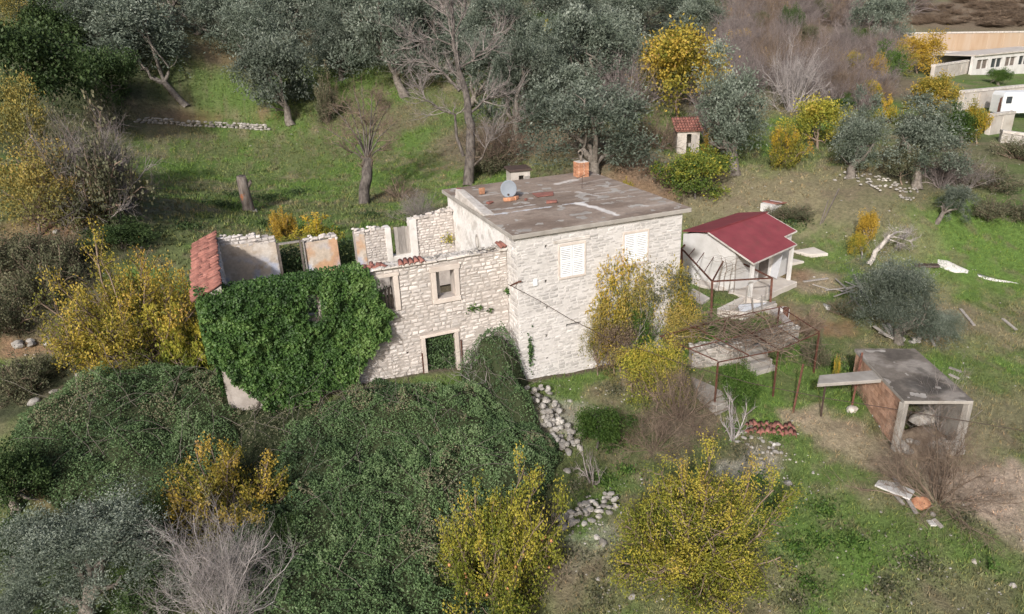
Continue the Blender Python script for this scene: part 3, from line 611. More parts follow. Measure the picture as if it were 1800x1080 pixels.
tag(MB().box(-.3, .3, -.1, .1, 0, .16, .04).build('broken_tile', MATS['roof_tile'], bevel=.03, loc=(.12, 6.95, 6.7), rot=(.2, -.2, 1.1)), 'dark red tile lying over the upper parapet end', 'roof tile')
an = thing('television_antenna', 'thin dark television antenna on the roof before the chimney', 'antenna', (5.75, 5.49, 6.5))
MB().tube([(0, 0, 0), (.03, 0, .62)], .014, 5).build('pole', MATS['dark_iron'], an)
mb = MB().tube([(-.22, .1, .5), (.15, -.05, .64)], .012, 4)
for i in range(4): mb.tube([(-.2+.1*i-.05, .1-.04*i-.12, .51+.035*i), (-.2+.1*i+.05, .1-.04*i+.12, .51+.035*i)], .008, 4)
mb.build('element', MATS['dark_iron'], an)
br = thing('wire_bracket', 'rusty iron bracket holding a cable at the corner of the white house', 'bracket', (.12, .15, 4.55))
MB().bar((.0, -.02, 0), (-.34, -.1, -.06), .05).bar((.0, -.05, .02), (.12, -.12, .06), .05).build('bracket_arm', MATS['rust'], br)
wp = [(893, 500, 26.3), (945, 527, 26.5), (1000, 560, 26.6), (1060, 590, 26.6), (1200, 640, 26.4), (1320, 674, 26.1), (1450, 700, 25.7), (1600, 724, 25.2), (1720, 744, 24.8), (1860, 768, 24.2)]
me = tubes_mesh('overhead_cable', [(np.array([atd(*p) for p in wp]), np.full(len(wp), .013), 4)])
tag(link('overhead_cable', me, MATS['dark_iron']), 'thin black cable sagging from the house corner across the yard', 'cable')

# ================================================================== the ruined wing
wing = thing('ruined_wing', 'roofless ruined stone wing with empty windows joined to the white house', 'ruin', (-5.5, 1.2, .8))
wing.location = (0, 0, 0)
TX0, TX1, TY0, TY1, TH = -11.0, .10, 1.13, 8.45, .55
wf = Wall((TX0, TY0), (1, 0)); L = TX1-TX0
def S(x): return x-TX0
EA = 5.60
OPW = [(S(-2.86), S(-2.12), 4.06, 5.17), (S(-5.12), S(-4.52), 3.9, 5.29), (S(-7.72), S(-7.36), 4.18, 5.18), (S(-3.50), S(-2.28), .3, 2.62), (S(-4.28), S(-4.20), 1.98, 2.08)]
def solid_w(a, z): return not any(p < a < q and c < z < d for p, q, c, d in OPW)
sb = list(np.arange(0, L, .6))+[L]+[v for o in OPW for v in o[:2]]; zb = [-.4, EA]+[v for o in OPW for v in o[2:]]
wf.core('front_wall', sb, zb, solid_w, TH, 'wing_mortar', wing)
frames = [(S(-3.06), S(-1.93), 3.86, 5.38), (S(-5.2), S(-4.30), 3.78, 5.42), OPW[2], (S(-3.68), S(-2.05), .3, 2.72), OPW[4]]
mis = random.Random(3)
def hidden_by_ivy(a, z):
    if mis.random() < .025: return True
    x = a+TX0; lim = np.interp(z, [.3, .9, 1.9, 2.9, 3.9, 4.6, 5.7], [-7.4, -7.0, -6.0, -5.2, -4.7, -5.15, -5.3]); return x < lim-.35
st = wf.courses(0, L, .2, lambda a: EA-.02, (.11, .185), (.16, .40), .022, frames, skip=hidden_by_ivy, seed=21)
wf.lay(st, 'wing_stone', wing, 300, .022, .16, 3, show=lambda t: t[1] > .9)
# left end wall and back wall
wl = Wall((TX0, TY1), (0, -1)); LL = TY1-TY0
wl.core('end_wall', [0, LL-TH-.002], [-.2, 5.58], lambda a, z: True, TH, 'lime_plaster', wing)
bx = [-10.44, -8.1, -6.95, -5.45, -4.66, -3.02, -2.06, TX1]
tops = [(-10.44, 5.85), (-9.4, 5.8), (-8.8, 5.72), (-8.2, 5.52), (-8.1, 5.3), (-6.95, 5.2), (-6.6, 5.32), (-5.9, 5.3), (-5.6, 5.34), (-5.45, 5.2), (-4.66, 5.42), (-4.2, 5.32), (-3.4, 5.38), (-3.02, 5.3), (-2.06, 5.4), (-1.9, 5.62), (-1.2, 5.62), (-.6, 5.76), (TX1, 5.78)]
def btop(x): return float(np.interp(x, [t[0] for t in tops], [t[1] for t in tops]))
rb = random.Random(9)
colb = sorted(set([round(v, 3) for v in list(np.arange(-10.44, TX1, .26))+bx])); ctop = {}
wb = Wall((-10.44, 7.9), (1, 0))
def solid_b(a, z):
    x = a-10.44
    if -8.1 < x < -6.95 or -5.45 < x < -4.66: return z < 3.0
    if -3.02 < x < -2.06: return z < 3.55
    k = round(x*4); ctop.setdefault(k, rb.uniform(-.26, .04)); return z < btop(x)+ctop[k]-.06
wb.core('back_wall', [c+10.44 for c in colb], list(np.arange(2.0, 6.0, .08))+[3.55, 3.0], solid_b, .52, 'wing_mortar', wing)
ops = [(-8.1+10.44, -6.95+10.44, 3, 9), (-5.45+10.44, -4.66+10.44, 3, 9), (-3.22+10.44, -1.86+10.44, 3.5, 9), (-10.44+10.44, -8.1+10.44, 3.0, 5.35), (-6.95+10.44, -5.45+10.44, 3, 5.2), (-4.66+10.44, -4.2+10.44, 3, 5.1)]
st = wb.courses(0, 10.5, 3.2, lambda a: btop(a-10.44)+.02, (.10, .17), (.15, .34), .022, ops, seed=31)
wb.lay(st, 'wing_stone', wing, 0, .03, .16, 4, rest='back_stonework')
rk = random.Random(6); tp_ = []
for _ in range(190):
    x = rk.uniform(-10.4, .05)
    if not (-8.1 < x < -6.95 or -5.45 < x < -4.66 or -3.02 < x < -2.06): tp_.append((x, rk.uniform(7.92, 8.38), btop(x)-.12+rk.uniform(-.08, .12)))
rubble_stuff('wall_top_rubble', None, tp_, .22, 8, wing, 'wing_stone')
# old wall plaster on the inside of the back wall
def inner(u, v):
    c = np.array([.53, .45, .37])[None]*np.ones((len(u), 1)); n = fbm(u, v, .9, 13); n2 = fbm(u, v, .35, 19)
    c = blend(c, sstep(.45, .62, n)*.7, (.64, .60, .56)); c = blend(c, sstep(.5, .64, fbm(u, v, .7, 29))*(1-sstep(1.4, 2.2, v))*.8, (.40, .44, .56)); c = blend(c, sstep(.56, .7, n2)*.6, (.33, .26, .19))
    return c*(.85+.3*n2)[:, None]
def orange(u, v):
    c = inner(u, v); return blend(c, sstep(.42, .6, fbm(u, v, .8, 53)+.22*(u/1.5)-.12)*.75, (.52, .29, .15))
plate('inner_plaster', [(-10.44, 7.875, 3.0), (-8.12, 7.875, 3.0), (-8.12, 7.875, 5.36), (-10.44, 7.875, 5.55)], 40, 40, inner, 'painted_surface', wing, rough=.04)
plate('inner_plaster', [(-6.93, 7.875, 3.0), (-5.47, 7.875, 3.0), (-5.47, 7.875, 5.16), (-6.93, 7.875, 5.12)], 26, 36, orange, 'painted_surface', wing, rough=.04)
plate('inner_plaster', [(-4.64, 7.875, 3.0), (-4.22, 7.875, 3.0), (-4.22, 7.875, 5.14), (-4.64, 7.875, 5.18)], 8, 36, orange, 'painted_surface', wing, rough=.03)
for x0, x1, z1 in ((-3.26, -3.0, 5.30), (-2.08, -1.76, 5.52)): MB().box(x0, x1, 7.80, 8.3, 3.3, z1, .008).build('jamb', MATS['lime_plaster'], wing, bevel=.015)
MB().box(-3.0, -2.08, 7.82, 8.3, 3.3, 3.86, .006).build('sill_block', MATS['lime_plaster'], wing, bevel=.015)
for i in range(4): MB().box(-2.80+i*.18, -2.63+i*.18, 8.05, 8.09, 3.861, 5.20-.03*(i % 2), .004).build('door_plank', MATS['old_wood'], wing)
for x in (-8.05, -7.08): MB().box(x-.05, x+.05, 7.82, 7.95, 2.9, 5.28, .008).build('post', MATS['dark_wood'], wing)
MB().box(-8.12, -6.96, 7.83, 7.95, 5.2, 5.27, .006).build('door_lintel', MATS['old_wood'], wing)
MB().box(-6.99, -6.93, 7.80, 7.95, 2.9, 5.22, .005).build('post', MATS['old_wood'], wing)
# inner face of the end wall: dark crumbling rubble edge
we = Wall((TX0+TH, TY0), (0, 1))
st = we.courses(.6, 6.8, 3.6, lambda a: 5.66+.3*math.sin(a*1.3)*.4, (.14, .24), (.2, .42), .02, seed=41)
we.lay(st, 'wing_stone', wing, 0, .06, .2, 5, rest='end_stonework', tilt=.08)
# eaves ledge of stone slabs on top of the front wall
x = -5.9; rr = random.Random(12)
while x < TX1-.05:
    wd = min(rr.uniform(.35, .95), TX1-x)
    if rr.random() < .2: x += wd; continue
    MB().box(x+.006, x+wd-.006, TY0-.10-rr.uniform(0, .03), TY0+TH-.02, EA+.002, EA+.06+rr.uniform(0, .05), .02).build('coping_slab', MATS['coping_stone'], wing, bevel=.012); x += wd
rubble_stuff('ledge_rubble', None, [(rr.uniform(-6.3, -.2), rr.uniform(TY0-.05, TY0+.5), EA+.08) for _ in range(230)], .15, 3, wing)
# dressed window surrounds
def surround(cx0, cx1, z0, z1, jw, lint, sill, name='window', left=True):
    wn = link(name, None, parent=wing, loc=((cx0+cx1)/2, TY0, (z0+z1)/2)); a, b = (cx1-cx0)/2, (z1-z0)/2
    for s in ((-1, 1) if left else (1,)):
        xa, xb = (-a-jw, -a) if s < 0 else (a, a+jw); MB().box(xa, xb, -.06, .3, -b, b, .004).build('jamb', MATS['dressed_stone'], wn, bevel=.01)
    MB().box(-a-jw-.05, a+jw+.05, -.065, .3, b+.004, b+lint, .004).build('lintel', MATS['dressed_stone'], wn, bevel=.01)
    if sill: MB().box(-a-jw-.02, a+jw+.02, -.08, .3, -b-sill, -b-.004, .004).build('sill', MATS['dressed_stone'], wn, bevel=.01)
    return wn
surround(-2.86, -2.12, 4.06, 5.17, .19, .2, .19)
wn = surround(-5.12, -4.52, 3.9, 5.29, .2, .12, 0, left=False)
for i in range(6): MB().tube([(-.28+.1*i, .25, -.7), (-.4+.15*i, .45, -.2+.08*i), (-.1+.06*i, .5, .05)], [.05, .045, .03], 5).build('beam', MATS['dark_wood'], wn)
dr = surround(-3.50, -2.28, .3, 2.52, .16, .11, 0, 'doorway')
MB().box(-.82, -.78, -.075, -.03, -1.1, .5).build('door_strip', MATS['rust'], dr); MB().box(.82, .86, -.075, -.03, -1.1, .75).build('door_strip', MATS['rust'], dr)
MB().box(-2.84, -2.64, TY0+.3, TY0+.38, 4.07, 5.15, .004).build('window_board', MATS['old_wood'], wing)
# barrel tiles
def tile_mesh(L_=.46, r0=.105, r1=.085, n=5, t=.014):
    V, Fs = [], []
    for yy, r in ((-.5*L_, r0), (.5*L_, r1)):
        for rad in (r, r-t):
            for i in range(n): a = math.pi*i/(n-1); V.append((rad*math.cos(a), yy, rad*math.sin(a)))
    for i in range(n-1): Fs += [(i, 2*n+i, 2*n+i+1, i+1), (n+i, n+i+1, 3*n+i+1, 3*n+i), (i, i+1, n+i+1, n+i), (2*n+i, 3*n+i, 3*n+i+1, 2*n+i+1)]
    Fs += [(0, n, 3*n, 2*n), (n-1, 3*n-1, 4*n-1, 2*n-1)]
    me = bpy.data.meshes.new('roof_tile'); me.from_pydata(V, [], Fs); me.polygons.foreach_set('use_smooth', [i % 4 < 2 for i in range(len(Fs))]); me.materials.append(MATS['roof_tile']); me.update(); return me
TILE = tile_mesh()
MB().hexa([(-11.35, 1.0, 5.50), (-10.45, 1.0, 5.60), (-10.45, 8.5, 5.60), (-11.35, 8.5, 5.50)], [(-11.35, 1.0, 5.56), (-10.45, 1.0, 5.98), (-10.45, 8.5, 5.98), (-11.35, 8.5, 5.56)]).build('roof_bed', MATS['wing_mortar'], wing)
for i in range(34):
    y = 1.05+i*.218
    for j in range(3):
        if j == 2 and (rr.random() < .28 + (.5 if i > 31 else 0)): continue
        u = .14+j*.33+rr.uniform(-.04, .04); x = -11.38+u*.95; z = 5.60+u*.42
        link('roof_tile', TILE, parent=wing, loc=(x, y+rr.uniform(-.03, .03), z+rr.uniform(0, .03)), rot=(rr.uniform(-.05, .05)+.42, rr.uniform(-.1, .1), -math.pi/2+rr.uniform(-.16, .16)))
for i in range(5): link('roof_tile', TILE, parent=wing, loc=(-4.15+i*.2, TY0+.08, EA+.10+.02*(i % 2)), rot=(.22, rr.uniform(-.1, .1), rr.uniform(-.15, .15)))
for x in (-.12, .02): link('roof_tile', TILE, parent=wing, loc=(x, TY0+.15, EA+.16), rot=(.3, .2, .3))
for i in range(9): link('roof_tile', TILE, parent=wing, loc=(-6.2+i*.17, TY0+.15+rr.uniform(-.1, .2), EA+.08), rot=(rr.uniform(-.2, .4), rr.uniform(-.5, .5), rr.uniform(-1, 1)))

# ================================================================== red-roofed cottage
UX, UY = np.array([.958, .287, 0]), np.array([.287, -.958, 0]); RF = np.array([12.65, 4.6, 0])
def rp(u, v, z): return RF+UX*u+UY*v+np.array([0, 0, z])
def zr(v): return 3.65-(v*1.03/2.74 if v > 0 else -v*.45/1.85)
cot = thing('red_roofed_cottage', 'low white cottage with dark red sheet roof right of the stone house', 'cottage', (0, 0, 0))
mb = MB()
def rpoly(pts, dz=.05, lift=0): return [rp(u, v, zr(v)+lift) for u, v in pts]
def roofsheet(pts, lift, name):
    top = rpoly(pts, lift=lift); bot = [p-np.array([0, 0, .06]) for p in top]; n = len(pts)
    m_ = MB().add(bot+top, [tuple(range(n-1, -1, -1)), tuple(range(n, 2*n))]+[(i, (i+1) % n, n+(i+1) % n, n+i) for i in range(n)])
    return m_.build(name, MATS['red_sheet'], cot)
MBAR = MB()
ro = roofsheet([(-.22, 2.72), (3.77, 2.60), (3.74, 1.88), (5.04, 1.82), (4.88, .0), (-.22, 0)], .0, 'roof_sheet')
roofsheet([(-.3, .06), (5.0, .06), (5.1, -1.85), (.1, -1.85)][::1], .09, 'roof_sheet')
edge = [(-.24, 0.0), (-.24, 2.74), (3.79, 2.62), (3.76, 1.9), (5.06, 1.84), (4.9, .0)]
for a, b in zip(edge[:-1], edge[1:]): MB().bar(rp(a[0], a[1], zr(a[1])-.03), rp(b[0], b[1], zr(b[1])-.03), .04, .07).build('fascia', MATS['coping_stone'], cot)
gz = -.2
body = [(0, 1.55), (3.3, 1.55), (3.3, 1.75), (4.75, 1.75), (4.75, -1.7), (0, -1.7)]
mb = MB(); n = len(body); V = [rp(u, v, gz) for u, v in body]+[rp(u, v, zr(v)-.075) for u, v in body]
V += [rp(0, 0, 3.65-.075), rp(4.75, 0, 3.65-.075)]
mb.add(V, [(0, 1, 7, 6), (1, 2, 8, 7), (2, 3, 9, 8), (3, 4, 10, 13, 9), (4, 5, 11, 10), (5, 0, 6, 12, 11)]); mb.build('wall', MATS['white_wall'], cot)
for u in (.06, 3.55): MB().bar(rp(u, 2.5, .3), rp(u, 2.5, zr(2.5)-.07), .16).build('porch_post', MATS['white_wall'], cot)
MB().slab([rp(-.1, 1.4, 0)[:2], rp(-.1, 2.9, 0)[:2], rp(3.6, 3.0, 0)[:2], rp(3.6, 1.4, 0)[:2]], .3, .76).build('porch_floor', MATS['pale_concrete'], cot, bevel=.03)
MB().bar(rp(.9, 1.50, 1.3), rp(1.7, 1.50, 1.3), .08, .9, up=(0, 0, 1)).build('window_board', MATS['dark_wood'], cot)
dd = link('door', None, parent=cot, loc=rp(2.6, 1.60, 1.62)); MB().bar(rp(2.2, 1.57, 1.68)-rp(2.6, 1.60, 1.62), rp(3.0, 1.57, 1.68)-rp(2.6, 1.60, 1.62), .06, 1.6).build('door_leaf', MATS['dark_wood'], dd)
MB().bar(rp(3.1, 1.9, .86), rp(3.25, 2.0, 2.2), .5, .03).build('leaning_sheet', MATS['grey_panel'], cot)
# pale concrete aprons around the cottage
def apron(pxs, label, h=.12, m='pale_concrete', name='concrete_slab'):
    P = [G(*p) for p in pxs]; z = np.mean([p[2] for p in P]); c = np.mean(P, 0)
    o = MB().add([(p[0]-c[0], p[1]-c[1], p[2]-c[2]-.3) for p in P]+[(p[0]-c[0], p[1]-c[1], (p[2]+z)/2+h-c[2]) for p in P], [tuple(range(len(P)-1, -1, -1)), tuple(range(len(P), 2*len(P)))]+[(i, (i+1) % len(P), len(P)+(i+1) % len(P), len(P)+i) for i in range(len(P))]).build(name, MATS[m], bevel=.03, loc=c)
    return tag(o, label, 'slab')
apron([(1340, 490), (1378, 470), (1414, 462), (1376, 451), (1330, 475)], 'pale concrete apron beyond the cottage porch')
apron([(1392, 444), (1425, 453), (1456, 450), (1430, 435)], 'broken pale concrete slab in the grass right of the cottage')
apron([(1215, 500), (1262, 512), (1300, 512), (1312, 498), (1270, 480), (1215, 470)], 'pale concrete yard between pergola and cottage')
apron([(1280, 517), (1302, 520), (1312, 511), (1292, 500)], 'small ragged concrete patch at the pergola post')
apron([(1205, 524), (1235, 536), (1248, 527), (1218, 510)], 'grey stone paving patch beside the yellow climber')

# garden retaining wall
rw = thing('retaining_wall', 'rough grey stone retaining wall below the pergola terrace', 'wall', (0, 0, 0))
for k, ((x0, y0), (x1, y1)) in enumerate(zip(WALL_LINE[:-1], WALL_LINE[1:])):
    Wk = Wall((x0, y0), (x1-x0, y1-y0)); ln = math.hypot(x1-x0, y1-y0)
    Wk.core('wall_core', [0, ln], [-.7, .74], lambda a, z: True, .42, 'wing_mortar', rw)
    st = Wk.courses(0, ln, -.45, lambda a: .78, (.12, .2), (.18, .45), .02, seed=50+k); Wk.lay(st, 'limestone', rw, 130, .03, .16, 50+k, tilt=.05)
    rubble_stuff('top_rubble', None, [Wk.pt(random.uniform(0, ln), .76+random.uniform(-.03, .05), random.uniform(-.5, .02)) for _ in range(int(60*ln))], .2, 70+k, rw)
Wk = Wall(WALL_LINE[2], (.35, 1.0)); Wk.core('wall_core', [.43, 2.4], [-.7, .70], lambda a, z: True, .4, 'wing_mortar', rw)
st = Wk.courses(.43, 2.4, -.45, lambda a: .72, (.12, .2), (.18, .45), .02, seed=60); Wk.lay(st, 'limestone', rw, 30, .03, .16, 60)
# flight of concrete steps, walkway and basin
P = G(1275, 640); stp = thing('concrete_steps', 'worn grey concrete steps against the retaining wall', 'steps', (10.0, -2.25, 0))
for i in range(4): MB().box(-.55, .55, -.3-i*.28+.3, .25-.28*i, -.6, .62-i*.22, .01).build('step', MATS['concrete'], stp, bevel=.02)
tag(MB().slab([G(1215, 668)[:2], G(1255, 690)[:2], G(1285, 720)[:2], G(1258, 735)[:2], G(1225, 700)[:2]], -.55, -.12).build('concrete_path', MATS['concrete'], bevel=.03), kind='structure', label='grey concrete path from the steps towards the fallen stones')
bs = thing('concrete_basin', 'open concrete water basin on the terrace below the pergola', 'basin', G(1300, 548))
c0 = G(1300, 548); A, B, C_, D = [G(*p)-c0 for p in ((1262, 556), (1308, 562), (1362, 546), (1306, 534))]
for a, b in ((A, B), (B, C_), (C_, D), (D, A)): MB().bar(a+[0, 0, .12], b+[0, 0, .12], .16, .5).build('side_wall', MATS['pale_concrete'], bs, bevel=.015)
MB().slab([p[:2] for p in (A, B, C_, D)], -.06, .05).build('bottom', MATS['concrete'], bs)
c0 = G(1320, 556); pn = thing('grey_screen', 'pale grey board leaning beside the concrete basin', 'panel', c0)
a = G(1302, 556)-c0; b = G(1352, 553)-c0; MB().hexa([a, b, b+[.05, .1, 0], a+[.05, .1, 0]], [a+[0, .25, .45], b+[0, .25, .5], b+[.05, .32, .5], a+[.05, .32, .45]]).build('board', MATS['grey_panel'], pn)
for q in ((1290, 560), (1325, 556), (1340, 552)): o_ = G(*q)-c0; MB().bar(o_, o_+[random.uniform(-.2, .2), .1, .9], .05).build('stake', MATS['old_wood'], pn)
for q, hgt, lab in (((1310, 536), 1.0, 'thin wooden stake behind the concrete basin'), ((1343, 540), 1.1, 'pale upright stake at the far end of the basin')):
    g = G(*q); tag(MB().bar((0, 0, -.1), (.06, .02, hgt), .05).build('stake', MATS['old_wood'], loc=g), lab, 'stake')
g = G(1368, 556); tag(MB().box(-.45, .45, -.18, .18, -.1, .42, .02).build('stone_block', MATS['white_wall'], bevel=.03, loc=g, rot=-.3), 'pale block beside the rusty drum on the retaining wall', 'block')
g = G(1380, 560); V, Fs = lathe([(.001, 0), (.14, 0), (.14, .2), (.145, .22), (.14, .24), (.14, .55), (.001, .55)], 12); me = bpy.data.meshes.new('rusty_drum'); me.from_pydata(V, [], Fs); me.update()
tag(link('rusty_drum', me, MATS['rust'], loc=g), 'small rust-red drum at the corner of the retaining wall', 'drum')

# ================================================================== pergolas of rusty pipe
pg = thing('pergola', 'rusty pipe pergola frame with bare vine beside the cottage', 'pergola', (0, 0, 0))
posts = [((1211, 487), (1214, 420)), ((1273, 508), (1277, 449)), ((1353, 553), (1357, 489)), ((1250, 560), (1252, 495)), ((1200, 500), (1198, 437))]
tops_ = []
for b, t in posts:
    g = G(*b); tp = atd(*t, depth(g)+.25); tops_.append(tp); MB().bar(g-[0, 0, .2], tp, .10).build('post', MATS['rust'], pg)
for i, j in ((0, 1), (1, 2), (2, 3), (3, 4), (4, 0), (1, 3)): MB().bar(tops_[i], tops_[j], .065).build('rail', MATS['rust'], pg)
for f in (.25, .5, .75):
    a = tops_[0]*(1-f)+tops_[1]*f; b = tops_[4]*(1-f)+tops_[3]*f; MB().bar(a, b, .03).build('rail', MATS['rust'], pg)
rv = np.random.default_rng(5)
def wander(p, d, L_, n, wob, up=0.0, r=rv):
    P = [np.array(p, float)]; d = np.array(d, float); d /= np.linalg.norm(d)
    for _ in range(n):
        d = d+r.normal(0, wob, 3)+np.array([0, 0, up]); d /= np.linalg.norm(d); P.append(P[-1]+d*L_/n)
    return np.array(P)
lines = []
for k in range(4):
    g = G(1262+k*9, 512+k*2); P = wander(g, (.1, .05, 1), 1.9, 6, .15); lines.append((P, np.linspace(.02, .01, 7), 5))
    for m_ in range(6): lines.append((wander(P[-1-m_ % 3], (rv.normal(), rv.normal(), .1), 1.2, 7, .18), np.linspace(.008, .003, 8), 3))
link('vine', tubes_mesh('vine', lines), MATS['twig_brown'], pg)
pw = thing('wire_pergola', 'collapsed rusty vine trellis over the lower garden terrace', 'pergola', (0, 0, 0))
TZ = 1.62
A0, A1 = atz(1160, 592, TZ), atz(1262, 637, TZ); B0, B1 = atz(1275, 560, TZ), atz(1368, 616, TZ); D0, D1 = atz(1370, 540, TZ), atz(1440, 585, TZ)
for f in (0, .5, 1):          # long rails along the wall
    P_ = [A0*(1-f)+A1*f, B0*(1-f)+B1*f, D0*(1-f)+D1*f]
    for p, q in zip(P_[:-1], P_[1:]): MB().bar(p, q, .036).build('rail', MATS['rust'], pw)
for p, q in ((A0, A1), (B0, B1), (D0, D1), ((A0+B0)/2, (A1+B1)/2), ((B0+D0)/2, (B1+D1)/2)): MB().bar(p+[0, 0, .04], q+[0, 0, .04], .034).build('cross_rail', MATS['rust'], pw)
for p in (A1, B0, B1, D0, D1): MB().bar(ground(p[0], p[1])-[0, 0, .2], p-[0, 0, .02], .055).build('post', MATS['rust'], pw)
lines = []
for k in range(330):
    f = rv.random(); px = 1215+f*165+rv.normal(0, 22); py = 566+f*32+rv.normal(0, 14)
    lines.append((wander(atz(px, py, TZ+rv.uniform(-.05, .15)), (rv.normal(.5, .6), rv.normal(0, .6), rv.normal(-.05, .15)), rv.uniform(.8, 2.2), 7, .16), np.linspace(rv.uniform(.009, .022), .005, 8), 3))
link('vine', tubes_mesh('vine', lines), MATS['twig_brown'], pw)
for b, t, lab in (((1393, 728), (1412, 640), 'leaning rusty pole in the grass left of the brick shed'), ((1497, 716), (1516, 620), 'rusty pole in front of the concrete walkway of the shed')):
    g = G(*b); tp = atd(*t, depth(g)+.15); tag(MB().bar((0, 0, -.2), tp-g, .07).build('rusty_pole', MATS['rust'], loc=g), lab, 'pole')
g = G(1497, 722); tag(link('concrete_lump', ROCKS[1], MATS['pale_concrete'], loc=g+[0, 0, .05], scale=(.55, .45, .4)), 'pale concrete lump at the foot of the rusty pole', 'stone')
g = G(1442, 397); tag(MB().bar((0, 0, -.1), atd(1475, 332, depth(g)+1)-g, .06).build('leaning_post', MATS['dark_wood'], loc=g), 'dark wooden post leaning in the grass above the cottage', 'post')
g = G(1440, 398); tag(MB().bar((0, 0, -.1), atd(1456, 352, depth(g)+.5)-g, .05).build('leaning_post', MATS['dark_wood'], loc=g), 'short thin post crossing the leaning post above the cottage', 'post')

# ================================================================== brick shed with concrete slab roof
SH = [np.array(p) for p in ((12.57, -5.06), (14.65, -6.12), (12.92, -9.93), (10.84, -8.9))]     # back-left, back-right, front-right, front-left
SZ = 1.2; shed = thing('brick_shed', 'small open brick shed with stained flat concrete slab roof', 'shed', (0, 0, 0))
MB().slab([SH[3], SH[2], SH[1], SH[0]], SZ-.14, SZ-.004).build('roof_slab', MATS['concrete'], shed, bevel=.02)
def shedcol(u, v):
    n = fbm(u, v, .9, 7); n3 = fbm(u, v, .2, 17, 3); c = np.array([.17, .15, .13])[None]*np.ones((len(u), 1)); c = blend(c, sstep(.42, .62, n)*.75, (.30, .275, .25)); w = (fbm(u, v, .6, 27)-.5)*.9
    c = blend(c, (1-sstep(.4, .85, np.hypot((u-1.35)/1.15, (v-1.15)/1.0)+w*.6))*.85, (.06, .055, .05)); c = blend(c, (1-sstep(.3, .8, np.hypot((u-1.3)/.8, (v-3.5)/.6)+w))*.6, (.09, .08, .07))
    c = blend(c, sstep(.5, .66, fbm(u, v, .5, 37))*.65, (.085, .075, .065)); return c*(.85+.3*n3)[:, None]
i_ = lambda p, q: p+(q-p)*.004
plate('slab_top', [(*SH[3], SZ), (*SH[2], SZ), (*SH[1], SZ), (*SH[0], SZ)], 60, 90, shedcol, 'painted_surface', shed, rough=.02)
hb = MB().box(-.19, .19, -.06, .06, -.095, .095); HB = bpy.data.meshes.new('brick'); HB.from_pydata(hb.v, [], hb.f); HB.materials.append(MATS['hollow_brick'])
def brick_wall(p, q, z0, z1, inset, parts=True):
    Wk = Wall(p, q-p); ln = float(np.linalg.norm(q-p)); Wk.core('wall', [0, ln], [z0-.6, z1], lambda a, z: True, .1, 'wing_mortar', shed)
    r_ = 0; z = z0
    while z < z1-.09:
        x = -.1 if r_ % 2 else .1
        while x < ln-.1:
            link('brick', HB, parent=shed, loc=Wk.pt(min(max(x+.1, .19), ln-.19), z+.1, .0), rot=Wk.rz, scale=(1, 1, 1)); x += .40
        z += .205; r_ += 1
sh_c = sum(SH)/4; ins = [p+(sh_c-p)*.07 for p in SH]
brick_wall(ins[0], ins[3], -.75, SZ-.15, 0)
brick_wall(ins[1], ins[0], -.5, SZ-.15, 0)
Wk = Wall(ins[2], ins[1]-ins[2]); Wk.core('wall', [0, float(np.linalg.norm(ins[1]-ins[2]))], [-1.5, SZ-.15], lambda a, z: True, .12, 'concrete', shed)
for p in (ins[2], ins[3]): MB().box(p[0]-.11, p[0]+.11, p[1]-.11, p[1]+.11, -1.4, SZ-.142, .01).build('pillar', MATS['concrete'], shed, bevel=.015)
a, b = ins[3], ins[2]; MB().bar((a[0], a[1]-.05, -.93), (b[0], b[1]-.05, -1.0), .28, .25).build('threshold', MATS['concrete'], shed, bevel=.02)
rq = random.Random(4)
for i in range(54):
    f = rq.random(); link('stone', ROCKS[rq.randrange(10)], parent=shed, loc=(a[0]+(b[0]-a[0])*f+rq.uniform(-.1, .1), a[1]+(b[1]-a[1])*f+rq.uniform(-.25, .05), -.95+rq.uniform(0, .5)), rot=(0, 0, rq.uniform(0, 6)), scale=rq.uniform(.22, .42))
MB().slab([(9.21, -6.55), (11.55, -7.33), (11.85, -6.62), (9.79, -6.05)], SZ-.22, SZ-.08).build('canopy_slab', MATS['concrete'], shed, bevel=.02)
MB().bar((9.9, -6.3, -.9), (9.9, -6.3, SZ-.23), .05).build('canopy_post', MATS['dark_iron'], shed)
g = (ins[2]+ins[3])/2+np.array([.35, .6]); tag(link('stone_lump', ROCKS[0], MATS['limestone'], loc=(*g, .05), scale=(1.3, .8, .7)), 'large pale boulder propped inside the open brick shed', 'boulder')
Vh, Th = RA[0]; hp_ = raw_mesh('debris_heap', Vh*[2.5, 1.9, 2.3], None, Th, smooth=True)
tag(link('debris_heap', hp_, MATS['dry_earth'], loc=(g[0]-.25, g[1]-.15, -1.0), rot=-.45), 'dark heap of debris inside the brick shed', 'debris')

